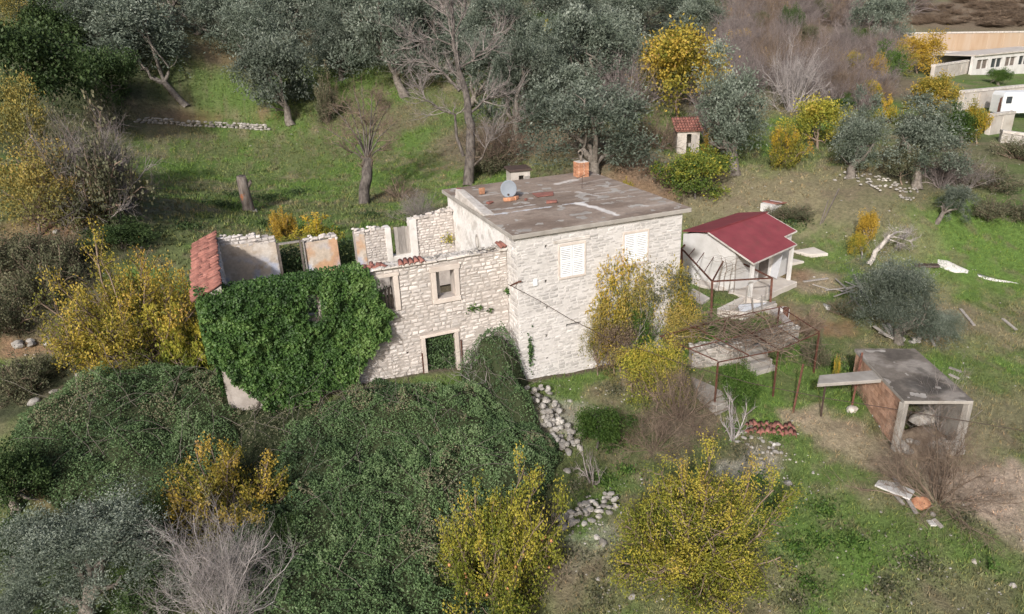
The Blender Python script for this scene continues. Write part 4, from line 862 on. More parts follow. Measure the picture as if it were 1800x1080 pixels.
# ================================================================== huts behind
def outhouse(name, label, base, wpx, hpx, rz, roofm, wallm, slope, over=.12, red=False):
    g = G(*base); k = depth(g); W_ = wpx*k/F; Hh = hpx*k/F; t = thing(name, label, 'hut', g, rz); a = W_/2
    mb = MB(); mb.box(-a, -a+.16, -a, a, -.4, Hh).box(a-.16, a, -a, a, -.4, Hh).box(-a+.16, a-.16, a-.16, a, -.4, Hh).box(-a+.16, -.12, -a, -a+.14, -.4, Hh).box(.22, a-.16, -a, -a+.14, -.4, Hh).box(-.12, .22, -a, -a+.14, Hh*.85, Hh)
    mb.build('wall', MATS[wallm], t); MB().box(.24, .6, -a-.05, -a-.01, -.1, Hh*.82).build('door', MATS['old_wood'], t)
    if red:
        MB().hexa([(-a-over, -a-.2, Hh-.02), (a+over, -a-.2, Hh-.02), (a+over, a+.1, Hh+.62), (-a-over, a+.1, Hh+.62)], [(-a-over, -a-.2, Hh+.05), (a+over, -a-.2, Hh+.05), (a+over, a+.1, Hh+.7), (-a-over, a+.1, Hh+.7)]).build('roof', MATS['roof_tile'], t)
        nn = int((2*a+2*over)/.2); sl_ = math.atan2(.65, 2*a+.3)
        for i in range(nn+1):
            for j in range(int((2*a+.3)/.38)+1):
                yy = -a-.05+j*.38; link('roof_tile', TILE, parent=t, loc=(-a-over+i*.2, yy, Hh+.05+(yy+a+.2)*.65/(2*a+.3)), rot=(sl_, 0, random.uniform(-.05, .05)))
    else: MB().box(-a-over, a+over, -a-over, a+over, Hh+.002, Hh+.14).build('roof_slab', MATS[roofm], t, bevel=.02)
    return t
outhouse('privy_hut', 'small plastered hut with dark slab roof behind the flat-roofed house', (912, 348), 34, 50, -.15, 'dark_iron', 'pale_concrete', 0)
outhouse('tile_roofed_hut', 'tiny hut with red tiled roof among the olive trees', (1205, 264), 38, 36, -.42, 'roof_tile', 'pale_concrete', 0, red=True)
g = G(1356, 366); sr = thing('small_red_hatch', 'low white box with red sloping lid beyond the red-roofed cottage', 'box', g, .3)
MB().box(-.6, .5, -.4, .4, -.2, .35).build('box', MATS['white_wall'], sr); MB().hexa([(-.3, -.5, .36), (.9, -.5, .2), (.9, .5, .2), (-.3, .5, .36)], [(-.3, -.5, .44), (.9, -.5, .28), (.9, .5, .28), (-.3, .5, .44)]).build('lid', MATS['roof_tile'], sr)

# ================================================================== far buildings at upper right
def seg_wall(name, label, a, b, h, thick, m, cat='wall', drop=1.0, parts=0):
    P, Q = G(*a), G(*b); d = Q-P; d[2] = 0; ln = np.linalg.norm(d); n = np.array([-d[1], d[0], 0])/ln*thick
    t = thing(name, label, cat, P); o = np.zeros(3); e = Q-P
    k = max(parts, 1)
    for i in range(k):
        s0, s1 = e*(i/k), e*((i+1)/k); s1 = s1-(e/np.linalg.norm(e))*.02
        MB().hexa([s0-[0, 0, drop], s1-[0, 0, drop], s1+n-[0, 0, drop], s0+n-[0, 0, drop]], [s0+[0, 0, h], s1+[0, 0, h], s1+n+[0, 0, h], s0+n+[0, 0, h]]).build('wall_panel', MATS[m], t, bevel=.04)
    MB().hexa([s for s in (-n*.1+[0, 0, h+.002], e-n*.1+[0, 0, h+.002], e+n*1.1+[0, 0, h+.002], n*1.1+[0, 0, h+.002])], [s for s in (-n*.1+[0, 0, h+.2], e-n*.1+[0, 0, h+.2], e+n*1.1+[0, 0, h+.2], n*1.1+[0, 0, h+.2])]).build('coping', MATS['coping_stone'], t)
    return t
seg_wall('ochre_retaining_wall', 'long orange-stained retaining wall on the upper right slope', (1588, 94), (1840, 88), 2.3, .5, 'ochre_wall', parts=9)
seg_wall('terrace_wall', 'pale stained terrace wall left of the unfinished white house', (1640, 140), (1710, 128), 1.3, .4, 'pale_concrete', parts=3)
seg_wall('terrace_wall', 'pale stone terrace wall above the parked white van', (1690, 194), (1840, 176), 1.5, .5, 'pale_concrete', parts=6)
seg_wall('terrace_wall', 'short pale concrete wall below the parked white van', (1738, 238), (1778, 232), 1.5, .4, 'pale_concrete', parts=2)
seg_wall('terrace_wall', 'low pale rubble wall at the right picture edge', (1758, 252), (1830, 262), .8, .5, 'limestone', parts=4)
seg_wall('concrete_ledge', 'long low white concrete ledge below the ochre wall', (1640, 104), (1830, 104), .7, 2.0, 'pale_concrete', cat='ledge')
P, Q = G(1706, 132), G(1850, 126); e = Q-P; e[2] = 0; ln = float(np.linalg.norm(e)); wh = thing('unfinished_white_house', 'unfinished white house with dark window openings at upper right', 'house', P); Wk = Wall((0, 0), e); wins = []
x = .8
while x < ln-2: wins.append((x, x+2.1, .55, 1.55)); x += 2.7
Wk.core('wall', [0, ln]+[v for o in wins for v in o[:2]], [-2, 2.0, .55, 1.55], lambda a, z: not any(p < a < q and c < z < d for p, q, c, d in wins), .3, 'white_wall', wh)
nb = -Wk.n*5
MB().hexa([Wk.pt(0, 2.002, .2), Wk.pt(ln, 2.002, .2), Wk.pt(ln, 2.002, .2)+nb, Wk.pt(0, 2.002, .2)+nb], [Wk.pt(0, 2.15, .2), Wk.pt(ln, 2.15, .2), Wk.pt(ln, 2.15, .2)+nb, Wk.pt(0, 2.15, .2)+nb]).build('roof_slab', MATS['pale_concrete'], wh)
MB().hexa([Wk.pt(0, -2, -4.8), Wk.pt(ln, -2, -4.8), Wk.pt(ln, -2, -5), Wk.pt(0, -2, -5)], [Wk.pt(0, 2.0, -4.8), Wk.pt(ln, 2.0, -4.8), Wk.pt(ln, 2.0, -5), Wk.pt(0, 2.0, -5)]).build('back_wall', MATS['white_wall'], wh)
for i, (p, q, c, d) in enumerate(wins):
    wn = link('window', None, parent=wh, loc=Wk.pt((p+q)/2, (c+d)/2)); MB().bar(-Wk.e*.98-Wk.n*.2, Wk.e*.98-Wk.n*.2, .04, .98).build('pane', MATS['dark_glass' if i % 2 else 'dark_wood'], wn)
    MB().bar(-Wk.n*.12+[0, 0, -.49], -Wk.n*.12+[0, 0, .49], .1).build('mullion', MATS['white_wall'], wn)
P, Q = G(1757, 208), G(1850, 216); e = Q-P; e[2] = 0; e /= np.linalg.norm(e); rz = math.atan2(e[1], e[0])
van = thing('parked_white_van', 'white van parked on the terrace at the right edge', 'van', P, rz)
bod = MB(); prof = [(0, .35), (4.6, .35), (4.6, 1.15), (4.1, 1.3), (3.5, 2.15), (.15, 2.2), (0, 1.9)]
V = [(x, 0, z) for x, z in prof]+[(x, 1.8, z) for x, z in prof]; n = len(prof)
bod.add(V, [tuple(range(n)), tuple(range(2*n-1, n-1, -1))]+[((i+1) % n, i, n+i, n+(i+1) % n) for i in range(n)]); bod.build('body', MATS['white_paint'], van, bevel=.06)
for x in (.8, 3.7):
    V, Fs = lathe([(.001, 0), (.2, 0), (.32, .02), (.34, .1), (.32, .2), (.001, .2)], 14); me = bpy.data.meshes.new('wheel'); me.from_pydata(V, [], Fs); me.update(); link('wheel', me, MATS['dark_iron'], van, loc=(x, -.04, .34), rot=(math.pi/2, 0, 0))
MB().box(.25, .75, -.015, .01, 1.25, 1.85).build('side_window', MATS['dark_glass'], van); MB().box(2.6, 3.4, -.015, .01, 1.25, 1.85).build('side_window', MATS['dark_glass'], van)
MB().box(1.5, 2.3, -.012, .01, .6, 1.9).build('sliding_door', MATS['white_paint'], van)
g = G(1752, 212); mb = MB()
for i in range(6): mb.box(i*.28-.9, i*.28-.66, -.03, .03, -.2, 1.6+.4*math.sin(i*2.1))
o = mb.build('rusty_gate', MATS['rust'], loc=g, rot=.5); tag(o, 'rusty upright sheet gate left of the parked van', 'gate')

# ================================================================== dry-stone walls and rubble
def dry_wall(name, label, pxs, h, thick, size, seed, cat='wall', spread=0.0, m='limestone', fill=1.0):
    r = random.Random(seed); P = [G(*p) for p in pxs]; t = thing(name, label, cat, P[0]); cnt = 0
    for A_, B_ in zip(P[:-1], P[1:]):
        d = B_-A_; ln = float(np.hypot(d[0], d[1])); nn = np.array([-d[1], d[0]])/ln; rz0 = math.atan2(d[1], d[0]); lay_ = max(1, int(h/(size*.55)))
        for q in range(lay_):
            x = r.uniform(0, size)
            while x < ln:
                wd = size*r.uniform(.6, 1.5)
                if r.random() < fill*(1-.35*q/lay_):
                    for side in ((-1, 1) if thick > size*1.3 else (0,)):
                        off = side*thick*.3+r.uniform(-spread, spread); xy = A_[:2]+d[:2]*(x/ln)+nn*off; z = float(H(xy[0], xy[1]))+size*.22+q*size*.5
                        link('stone', ROCKS[r.randrange(10)], MATS[m], t, loc=(xy[0]-P[0][0], xy[1]-P[0][1], z-P[0][2]), rot=(r.uniform(-.25, .25), r.uniform(-.25, .25), rz0+r.uniform(-.4, .4)), scale=(wd*1.15, size*r.uniform(.8, 1.2), size*r.uniform(.7, 1.1))); cnt += 1
                x += wd
    return cnt
N = []
N.append(dry_wall('dry_stone_wall', 'low dry-stone terrace wall below the leaning olive tree', [(238, 216), (300, 219), (360, 223), (420, 226), (474, 229)], .62, .4, .36, 1))
N.append(dry_wall('rubble_bank', 'long spill of pale stones on the slope right of the yellow tree', [(1478, 308), (1530, 320), (1575, 332), (1610, 345)], .3, 1.2, .19, 2, spread=.8, fill=.8))
N.append(dry_wall('boulder_wall', 'tumbled boulder wall running down from the white house corner', [(943, 690), (958, 715), (972, 745), (990, 770), (1008, 795)], .5, .75, .27, 3, spread=.22))
N.append(dry_wall('garden_wall', 'broken garden wall of pale stones between the two yellow bushes', [(978, 925), (1010, 915), (1045, 900), (1088, 884)], .4, .55, .22, 4, spread=.15))
N.append(dry_wall('rubble_row', 'loose row of stones on the bank left of the yellow bush', [(20, 612), (70, 600), (110, 592)], .35, .5, .38, 5, spread=.3))
N.append(dry_wall('stone_heap', 'heap of white stones behind the brick shed', [(1575, 592), (1600, 600), (1612, 606)], .4, .5, .3, 6, spread=.35))
N.append(dry_wall('stone_row', 'line of white stones below the heap of roof tiles', [(1300, 765), (1335, 790), (1375, 800)], .2, .6, .17, 7, spread=.4, fill=.7))
print('wall stones', N)
rr = random.Random(77)
SINGLE = [(190, 662, .5, 'pale boulder on the reddish bank at far left'), (150, 625, .45, 'pale stone left of the big yellow bush'), (60, 708, .7, 'large rounded boulder at the left edge'), (95, 690, .55, 'white boulder at the left edge of the bramble bank'),
          (137, 660, .45, 'grey stone half hidden under the yellow bush'), (98, 408, .6, 'flat pale rock on the red soil at left'), (151, 404, .7, 'grey rock in the dark gap below the bare shrubs'), (250, 436, .35, 'small white stone at the meadow edge'),
          (1002, 706, .4, 'lone white stone in the grass below the tower'), (1060, 955, .55, 'white block below the garden wall'), (1048, 945, .38, 'smaller pale stone beside the white block'), (940, 965, .5, 'pinkish stone between the yellow bushes'),
          (997, 828, .45, 'white square stone at the bramble edge'), (1110, 1050, .45, 'grey block in the grass at the bottom edge'), (1100, 1018, .38, 'white stone left of the big yellow bush'), (1052, 1018, .3, 'small pale stone low in the grass'),
          (1780, 1030, .35, 'white stone at the bottom right corner'), (1712, 988, .32, 'small white stone in the grass at lower right'), (1640, 905, .35, 'square white stone below the bare shrub'), (1385, 850, .5, 'grey stone in the weeds right of the big yellow bush'),
          (1340, 815, .5, 'pale stone at the edge of the stone line'), (1262, 690, .5, 'cream rounded stone beside the concrete path'), (1285, 688, .35, 'pale stone beside the green climber'), (1310, 705, .4, 'grey stone under the small dead tree'), (1655, 805, .4, 'grey stone before the open shed'),
          (1490, 218, .4, 'white stone at the olive tree foot above the meadow'), (512, 237, .4, 'white stone in the meadow below the olive tree'), (440, 257, .38, 'small white stone on the upper meadow'), (1265, 690, .3, 'small stone touching the concrete path')]
for px, py, s, lab in SINGLE:
    g = G(px, py); tag(link('stone', ROCKS[rr.randrange(10)], loc=g+[0, 0, s*.03], rot=(rr.uniform(-.3, .3), rr.uniform(-.3, .3), rr.uniform(0, 6)), scale=(s*.75, s*.6, s*.6)), lab, 'stone', 'loose stones')
def scatter_px(n, zones, seed):
    r = random.Random(seed); out = []
    for k in range(n):
        cx, cy, sx, sy = zones[r.randrange(len(zones))]; px, py = r.gauss(cx, sx), r.gauss(cy, sy)
        if py > 1100 or px > 1830: continue
        g = G(px, py)
        if in_house(g[0], g[1]): continue
        out.append(g+[0, 0, -.01])
    return out
rubble_stuff('rubble', 'small white stones strewn through the grass in the foreground', scatter_px(760, [(1050, 1000, 90, 60), (1330, 800, 60, 40), (1440, 880, 70, 60), (1020, 720, 50, 40), (1560, 960, 110, 80), (1080, 860, 60, 40), (1680, 1000, 90, 60), (1100, 680, 60, 20), (1200, 1040, 120, 40), (1050, 920, 50, 25), (1330, 830, 50, 20)], 5), .1, 5)
rubble_stuff('rubble', 'small pale stones strewn over the meadows behind and right', scatter_px(260, [(1300, 330, 60, 25), (500, 250, 120, 25), (1700, 600, 80, 60), (1560, 400, 100, 60), (1760, 310, 40, 20), (1460, 450, 80, 40), (80, 640, 60, 60)], 6), .13, 6)
# heap of roof tiles in the yard
g0 = G(1350, 758); th = thing('tile_heap', 'neat heap of red barrel tiles lying in the grass', 'tiles', g0)
for i in range(13):
    for j in range(2): link('roof_tile', TILE, parent=th, loc=(-.62+i*.115+(.12 if j else -.12)+rr.uniform(-.02, .02), .38-.075*i+(.2 if j else -.12)+rr.uniform(-.02, .02), .05+.05*(i % 3)+(.03 if j else 0)), rot=(rr.uniform(-.2, .2), .35+rr.uniform(-.3, .3), -.7+rr.uniform(-.35, .35)), scale=rr.uniform(.75, .95))
# planks and boards
def board(px1, px2, wd, label, m='old_wood', th_=.05, cat='plank', group=None, lift=.05, name='plank'):
    a, b = G(*px1), G(*px2); a[2] += lift; b[2] += lift; return tag(MB().bar((0, 0, 0), b-a, wd, th_).build(name, MATS[m], loc=a), label, cat, group)
board((1570, 842), (1610, 907), .13, 'long pale plank lying beside the white board', lift=.09)
board((1558, 855), (1588, 890), .1, 'shorter plank at the lower edge of the white board', lift=.06)
g = G(1572, 862); tag(MB().box(-.35, .35, -.55, .55, 0, .06).build('white_board', MATS['white_wall'], loc=g+[0, 0, .04], rot=(.05, .1, .45), bevel=.01), 'broken white board lying under the planks', 'board')
g = G(1618, 886); tag(link('red_lump', ROCKS[2], MATS['brick'], loc=g+[0, 0, .05], scale=(.8, .6, .4), rot=.3), 'rust-red flat lump beside the planks', 'stone')
board((1640, 915), (1656, 930), .14, 'short pale plank end in the grass', lift=.05)
board((1632, 922), (1642, 922), .25, 'small white board scrap beside the plank end', 'white_wall', lift=.05)
board((1412, 497), (1455, 491), .14, 'single pale plank in the grass right of the pergola')
for i, (a, b) in enumerate([((1428, 502), (1462, 512)), ((1450, 514), (1500, 508)), ((1468, 495), (1490, 515)), ((1478, 520), (1520, 503)), ((1500, 490), (1516, 530)), ((1494, 522), (1518, 548)), ((1466, 512), (1510, 520)), ((1485, 500), (1512, 512)), ((1508, 500), (1530, 545)), ((1465, 530), (1500, 518)), ((1480, 540), (1518, 520))]):
    board(a, b, .075, 'grey weathered plank in the messy timber pile beside the olive tree', th_=.03, group='timber pile by the yard olive', lift=.06+.05*(i % 5))
for i, (a, b) in enumerate([((1552, 572), (1566, 592)), ((1545, 588), (1580, 604)), ((1560, 575), (1572, 600)), ((1535, 582), (1560, 600))]):
    board(a, b, .14, 'pale plank in the small heap at the foot of the yard olive', 'bark_pale', group='plank heap under the yard olive', lift=.06+.06*i)
for a, b, lab in (((1688, 545), (1712, 574), 'pale plank lying on the slope right of the yard olive'), ((1762, 562), (1786, 582), 'short white plank near the right edge'), ((1634, 590), (1642, 610), 'thin plank standing out of the dry grass behind the shed'), ((1668, 648), (1690, 656), 'pale beam beside the shed roof'), ((1668, 660), (1685, 668), 'thick pale block beam beside the shed')):
    board(a, b, .13, lab)
def heap(name, label, pxs, h, m, seed):
    P = np.array([G(*p) for p in pxs]); c = P.mean(0); n = 14; V, Fs = [], []
    r = random.Random(seed)
    for k, f in enumerate((1.0, .75, .4)):
        for p in P: q = c+(p-c)*f*r.uniform(.9, 1.1); V.append((q[0]-c[0], q[1]-c[1], float(H(q[0], q[1]))-c[2]+(-.05, h*.7, h)[k]))
    n = len(P); V.append((0, 0, h*1.05))
    for k in range(2): Fs += [(k*n+i, k*n+(i+1) % n, (k+1)*n+(i+1) % n, (k+1)*n+i) for i in range(n)]
    Fs += [(2*n+i, 2*n+(i+1) % n, 3*n) for i in range(n)]
    me = bpy.data.meshes.new(name); me.from_pydata(V, [], Fs); me.polygons.foreach_set('use_smooth', [True]*len(Fs)); me.update(); return tag(link(name, me, MATS[m], loc=c), label, 'heap')
heap('lime_heap', 'long white heap of lime on the green slope at right', [(1642, 452), (1640, 466), (1660, 474), (1680, 483), (1708, 485), (1712, 478), (1690, 469), (1664, 457)], .05, 'lime_heap', 1)
heap('lime_trail', 'thin white trail running right from the lime heap', [(1712, 480), (1715, 486), (1740, 494), (1760, 496), (1800, 501), (1800, 499), (1765, 493), (1738, 491)], .02, 'lime_heap', 2)
heap('plaster_heap', 'small white rubble heap right of the pergola yard', [(1445, 535), (1452, 545), (1465, 548), (1460, 538)], .12, 'lime_heap', 3)
g = G(1628, 468); tag(MB().box(-.6, .6, -.25, .25, 0, .07, .03).build('black_sheet', MATS['dark_iron'], loc=g+[0, 0, .03], rot=-.6), 'black crumpled sheet left of the lime heap', 'sheet')
for i, (px, py, s) in enumerate([(1540, 733, .4), (1548, 742, .35), (1556, 740, .3), (1552, 752, .35), (1562, 755, .4), (1545, 725, .25)]):
    g = G(px, py); tag(link('plastic_bag', ROCKS[i], MATS['plastic_white'], loc=g+[0, 0, .08], scale=(s, s*.8, s*.6), rot=i), 'crumpled white plastic rubbish beside the brick wall of the shed', 'rubbish', 'white rubbish by the shed')
g = G(437, 371); stp = thing('tree_stump', 'broken grey standing tree trunk alone on the meadow', 'stump', g); k = depth(g); hgt = 62*k/F
P = [(0, 0, -.1), (.02, 0, .4), (-.02, .02, .9), (-.06, 0, 1.5), (-.07, .02, hgt*.85), (-.08, 0, hgt)]; Vt, Qt = tube(np.array(P, float), np.array([.42, .34, .33, .33, .31, .27]), 12)
rt = np.random.default_rng(2); Vt = Vt*(1+rt.normal(0, .06, (len(Vt), 1))*[1, 1, 0]); nV = len(Vt); Vt = np.vstack([Vt, [[-.08, 0, hgt-.12]]]); T = np.array([[nV-12+i, nV-12+(i+1) % 12, nV] for i in range(12)])
link('trunk', raw_mesh('trunk', Vt, Qt, T, smooth=True), MATS['stump_wood'], stp); MB().tube([(.2, 0, 1.55), (.42, -.02, 1.8), (.44, -.02, 1.95)], [.14, .1, .06], 7).build('broken_limb', MATS['stump_wood'], stp, smooth=True)
MB().box(-.4, .5, -.35, .1, -.08, .06, .03).build('root_slab', MATS['limestone'], stp, bevel=.02)

# ================================================================== vegetation
def leaves(C, D, Ln, Wd, r, spread=1.0, nb=None):
    """rhombic leaves: centres C, preferred axis D; returns verts, quads"""
    n = len(C); d = D+r.normal(0, spread, (n, 3)); d /= np.linalg.norm(d, axis=1)[:, None]+1e-9
    q = r.normal(0, 1, (n, 3)) if nb is None else nb+r.normal(0, .6, (n, 3)); s = np.cross(d, q); s /= np.linalg.norm(s, axis=1)[:, None]+1e-9
    L2 = (Ln*r.uniform(.7, 1.3, n)/2)[:, None]; W2 = (Wd*r.uniform(.7, 1.3, n)/2)[:, None]
    V = np.stack([C-d*L2, C+s*W2-d*L2*.15, C+d*L2, C-s*W2-d*L2*.15], 1).reshape(-1, 3)
    return V, np.arange(4*n).reshape(-1, 4)
def clump_crown(name, seed, nclump, nleaf, cr, Ln, Wd, m, flat=.8, up=.5, gap=.2, droop=.0):
    """crown in the unit ball, made of leafy clumps with gaps between"""
    r = np.random.default_rng(seed); d = r.normal(0, 1, (nclump, 3)); d /= np.linalg.norm(d, axis=1)[:, None]; d[:, 2] = np.where(d[:, 2] < -.6, -d[:, 2]*.6, d[:, 2])
    lob = 1+.26*np.sin(d[:, 0]*4.5+seed)+.22*np.cos(d[:, 1]*5+seed*2)+.12*np.sin(d[:, 2]*7+seed)
    ctr = d*(r.uniform(.30, 1, nclump)**.5*.80)[:, None]*lob[:, None]; crad = cr*r.uniform(.65, 1.4, nclump); ctint = r.uniform(0, 1, nclump)
    k = r.integers(0, nclump, nleaf); u = r.normal(0, 1, (nleaf, 3)); u /= np.linalg.norm(u, axis=1)[:, None]
    rad = r.uniform(.25, 1, nleaf)**.45
    # sprays: leaves gather along shoots that leave the clump
    ns = 9; sh = r.normal(0, 1, (nclump, ns, 3)); sh[:, :, 2] += up; sh /= np.linalg.norm(sh, axis=2)[:, :, None]; si = r.integers(0, ns, nleaf); onshoot = r.random(nleaf) < .55
    dirs = np.where(onshoot[:, None], sh[k, si]+r.normal(0, .16, (nleaf, 3)), u); t = np.where(onshoot, r.uniform(.3, 1.35, nleaf), rad)
    C = ctr[k]+dirs*(crad[k]*t)[:, None]*[1, 1, flat]; C[:, 2] -= droop*np.maximum(np.hypot(C[:, 0], C[:, 1])-.6, 0)
    V, Q = leaves(C, dirs, Ln, Wd, r, .55)
    rr_ = np.linalg.norm(C, axis=1); tint = np.clip(.42*ctint[k]+.34*r.random(nleaf)+.30*(t-.55)+.16*(C[:, 2]*.5+.4), 0, 1)  # crown shade put into the tint: leaves inside clumps and low down darker
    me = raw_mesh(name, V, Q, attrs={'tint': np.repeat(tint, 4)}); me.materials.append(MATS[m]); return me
def branch_set(r, P, R, n, Lr, ang, nseg, wob, up, rad, sides, tmin=.25):
    """n side branches off one limb"""
    out = []; m = len(P)
    for _ in range(n):
        t = r.uniform(tmin, 1)*(m-1); i = min(int(t), m-2); f = t-i; p = P[i]*(1-f)+P[i+1]*f; d = P[i+1]-P[i]; d /= np.linalg.norm(d)+1e-9
        q = r.normal(0, 1, 3); q -= d*(q @ d); q /= np.linalg.norm(q)+1e-9; a = r.uniform(*ang); dd = d*math.cos(a)+q*math.sin(a)
        L_ = r.uniform(*Lr)*(1.15-.5*t/(m-1)); X = wander(p, dd, L_, nseg, wob, up, r); r0 = min(R[i]*.7, rad*r.uniform(.7, 1.2)); out.append((X, np.linspace(r0, r0*.3, nseg+1), sides))
    return out
def dome_dir(r, low=.12):
    a = r.uniform(0, 2*np.pi); e = math.asin(r.uniform(low, 1)); return np.array([math.cos(a)*math.cos(e), math.sin(a)*math.cos(e), math.sin(e)])
def fit_unit(lines, extra=()):
    """scale a plant so that its spread is about radius 1, height 1"""
    A = np.vstack([P for P, _, _ in lines]+list(extra)); rx = np.percentile(np.hypot(A[:, 0], A[:, 1]), 97); h = np.percentile(A[:, 2], 98.5)
    return np.array([1/rx, 1/rx, 1/h])
def bush(seed, nstem, nshoot, nleaf, Ln, Wd, bare=.0, upright=.6, leafspread=.05, base_r=.15, low=.12):
    """multi-stemmed bush of unit radius and height; returns stem lines and leaf mesh"""
    r = np.random.default_rng(seed); stems, shoots, sid = [], [], []; lob = r.uniform(.62, 1.12, 9)
    for i in range(nstem):
        d = dome_dir(r, low); a = math.atan2(d[1], d[0]); L_ = r.uniform(.55, 1.0)*lob[int((a+math.pi)/6.2832*8.99)]
        P = wander((d[0]*base_r*r.random(), d[1]*base_r*r.random(), -.03), d+np.array([0, 0, .12]), L_, 6, .13, .0, r); stems.append((P, np.linspace(.020, .007, 7), 4)); sid += [r.random()]*nshoot
        shoots += branch_set(r, P, np.linspace(.02, .007, 7), nshoot, (.14, .40), (.35, 1.25), 4, .2, .08, .006, 3, .25)
    tips = np.array([P for P, _, _ in shoots]); k = r.integers(0, len(tips), nleaf); sht = r.random(len(tips)); grp = .5+.5*np.sin(tips[:, 0, 0]*5+seed)*np.sin(tips[:, 0, 1]*5+seed*3)*np.cos(tips[:, 0, 2]*5)
    dens = (r.random(len(tips)) > bare) & (grp+r.random(len(tips)) > .35)
    k = k[dens[k]]; t = r.uniform(.2, 1, len(k))**.8*4; i = np.minimum(t.astype(int), 3); f = (t-i)[:, None]; C = tips[k, i]*(1-f)+tips[k, i+1]*f+r.normal(0, leafspread, (len(k), 3))
    D = tips[k, i+1]-tips[k, i]; D /= np.linalg.norm(D, axis=1)[:, None]+1e-9
    sc_ = fit_unit(stems+shoots); C = C*sc_; V, Q = leaves(C, D, Ln, Wd, r, .8)
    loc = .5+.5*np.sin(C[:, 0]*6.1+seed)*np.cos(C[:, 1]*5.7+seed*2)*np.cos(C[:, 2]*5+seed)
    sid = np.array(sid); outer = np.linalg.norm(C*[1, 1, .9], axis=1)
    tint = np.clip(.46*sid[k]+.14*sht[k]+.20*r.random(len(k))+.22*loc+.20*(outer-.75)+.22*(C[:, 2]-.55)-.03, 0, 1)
    lines = [(P*sc_, R, n) for P, R, n in stems+shoots]
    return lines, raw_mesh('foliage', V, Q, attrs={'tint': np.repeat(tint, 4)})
def bare_shrub(seed, nstem, n1, n2, upright=.55, r0=.03, low=.15):
    r = np.random.default_rng(seed); stems, twigs = [], []
    for i in range(nstem):
        d = dome_dir(r, low); P = wander((d[0]*.08, d[1]*.08, -.03), d+np.array([0, 0, upright*.6]), r.uniform(.5, 1.0), 7, .17, .02, r); stems.append((P, np.linspace(r0, r0*.35, 8), 5))
        b1 = branch_set(r, P, np.linspace(r0, r0*.3, 8), n1, (.22, .52), (.3, 1.2), 5, .22, .07, r0*.42, 3, .22); twigs += b1
        for X, R, _ in b1: twigs += branch_set(r, X, R, n2, (.10, .30), (.3, 1.3), 3, .24, .06, r0*.24, 3, .2)
    sc_ = fit_unit(stems+twigs)
    return [(P*sc_, R, n) for P, R, n in stems], [(P*sc_, R, n) for P, R, n in twigs]

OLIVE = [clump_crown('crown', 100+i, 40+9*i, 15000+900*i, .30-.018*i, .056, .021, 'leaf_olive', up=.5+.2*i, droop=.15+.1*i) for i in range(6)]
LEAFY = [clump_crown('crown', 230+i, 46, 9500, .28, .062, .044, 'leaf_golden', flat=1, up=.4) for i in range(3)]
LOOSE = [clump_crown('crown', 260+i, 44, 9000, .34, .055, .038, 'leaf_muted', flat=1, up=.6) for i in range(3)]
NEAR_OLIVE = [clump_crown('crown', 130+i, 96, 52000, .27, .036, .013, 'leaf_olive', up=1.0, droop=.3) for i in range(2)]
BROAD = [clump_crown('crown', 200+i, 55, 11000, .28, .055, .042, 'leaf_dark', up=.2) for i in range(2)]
BUSH = [bush(300+i, 40, 10, 10000, .062, .042, bare=.08, leafspread=.04) for i in range(3)]
BUSHM = [(tubes_mesh('stem', s), f) for s, f in BUSH]
SCRUB = [bush(320+i, 40, 11, 9000, .055, .035, bare=.2, leafspread=.05) for i in range(2)]
SCRUBM = [(tubes_mesh('stem', s), f) for s, f in SCRUB]
BARE = [bare_shrub(340+i, 30, 9, 6, r0=.012) for i in range(3)]
BAREM = [(tubes_mesh('stem', s), tubes_mesh('twig', t)) for s, t in BARE]
VI = {'n': 0}
RV = random.Random(321)
def limbs_to(c, rx, rz, r0, n, seed, base=(0, 0, -.2), bend=.15):
    """trunk and limbs from the base to points within a crown"""
    r = np.random.default_rng(seed); c = np.array(c, float); b = np.array(base, float); fork = b+(c-b)*np.array([.45, .45, .40])+r.normal(0, bend*.4, 3)*[1, 1, 0]; fork[2] = max(fork[2], .5)
    P = np.array([b, b+(fork-b)*.35+r.normal(0, bend*.3, 3)*[1, 1, 0], b+(fork-b)*.7+r.normal(0, bend*.3, 3)*[1, 1, 0], fork]); out = [(P, np.array([r0*1.35, r0*1.02, r0*.9, r0*.8]), 9)]
    for i in range(n):
        u = r.normal(0, 1, 3); u /= np.linalg.norm(u); tgt = c+u*np.array([rx, rx, rz])*r.uniform(.35, .8); mid = fork+(tgt-fork)*.5+r.normal(0, .12*rx, 3)
        X = np.array([fork-(fork-P[2])*.2, fork+(mid-fork)*.5+r.normal(0, .05*rx, 3), mid, mid+(tgt-mid)*.5+r.normal(0, .06*rx, 3), tgt]); out.append((X, np.linspace(r0*.55, r0*.1, 5), 6))
        out += branch_set(r, X, np.linspace(r0*.5, r0*.1, 5), 4, (.25*rx, .5*rx), (.4, 1), 3, .2, .05, r0*.14, 4, .4)
    return out
def crown_tree(name, label, cat, base, cpx, hw, hh, meshes, bark, r0, m=None, group=None, deep=1.0, nl=6, dk=0, name_crown='crown'):
    VI['n'] += 1; i = VI['n']; g = G(*base); k = depth(g)+dk; c = atd(*cpx, k); rx = hw*k/F; rz = hh*k/F/.93; t = thing(name, label, cat, g, 0, group); lc = c-g
    lc[2] = max(lc[2], rz*.62)
    link('trunk', tubes_mesh('trunk', limbs_to(lc, rx, rz, r0, nl, i)), MATS[bark], t)
    link(name_crown, meshes[i % len(meshes)], MATS[m] if m else None, t, loc=lc, rot=(RV.uniform(-.18, .18), RV.uniform(-.18, .18), RV.uniform(0, 6.28)), scale=(rx*1.07, rx*1.05*deep, rz*1.1)); return t
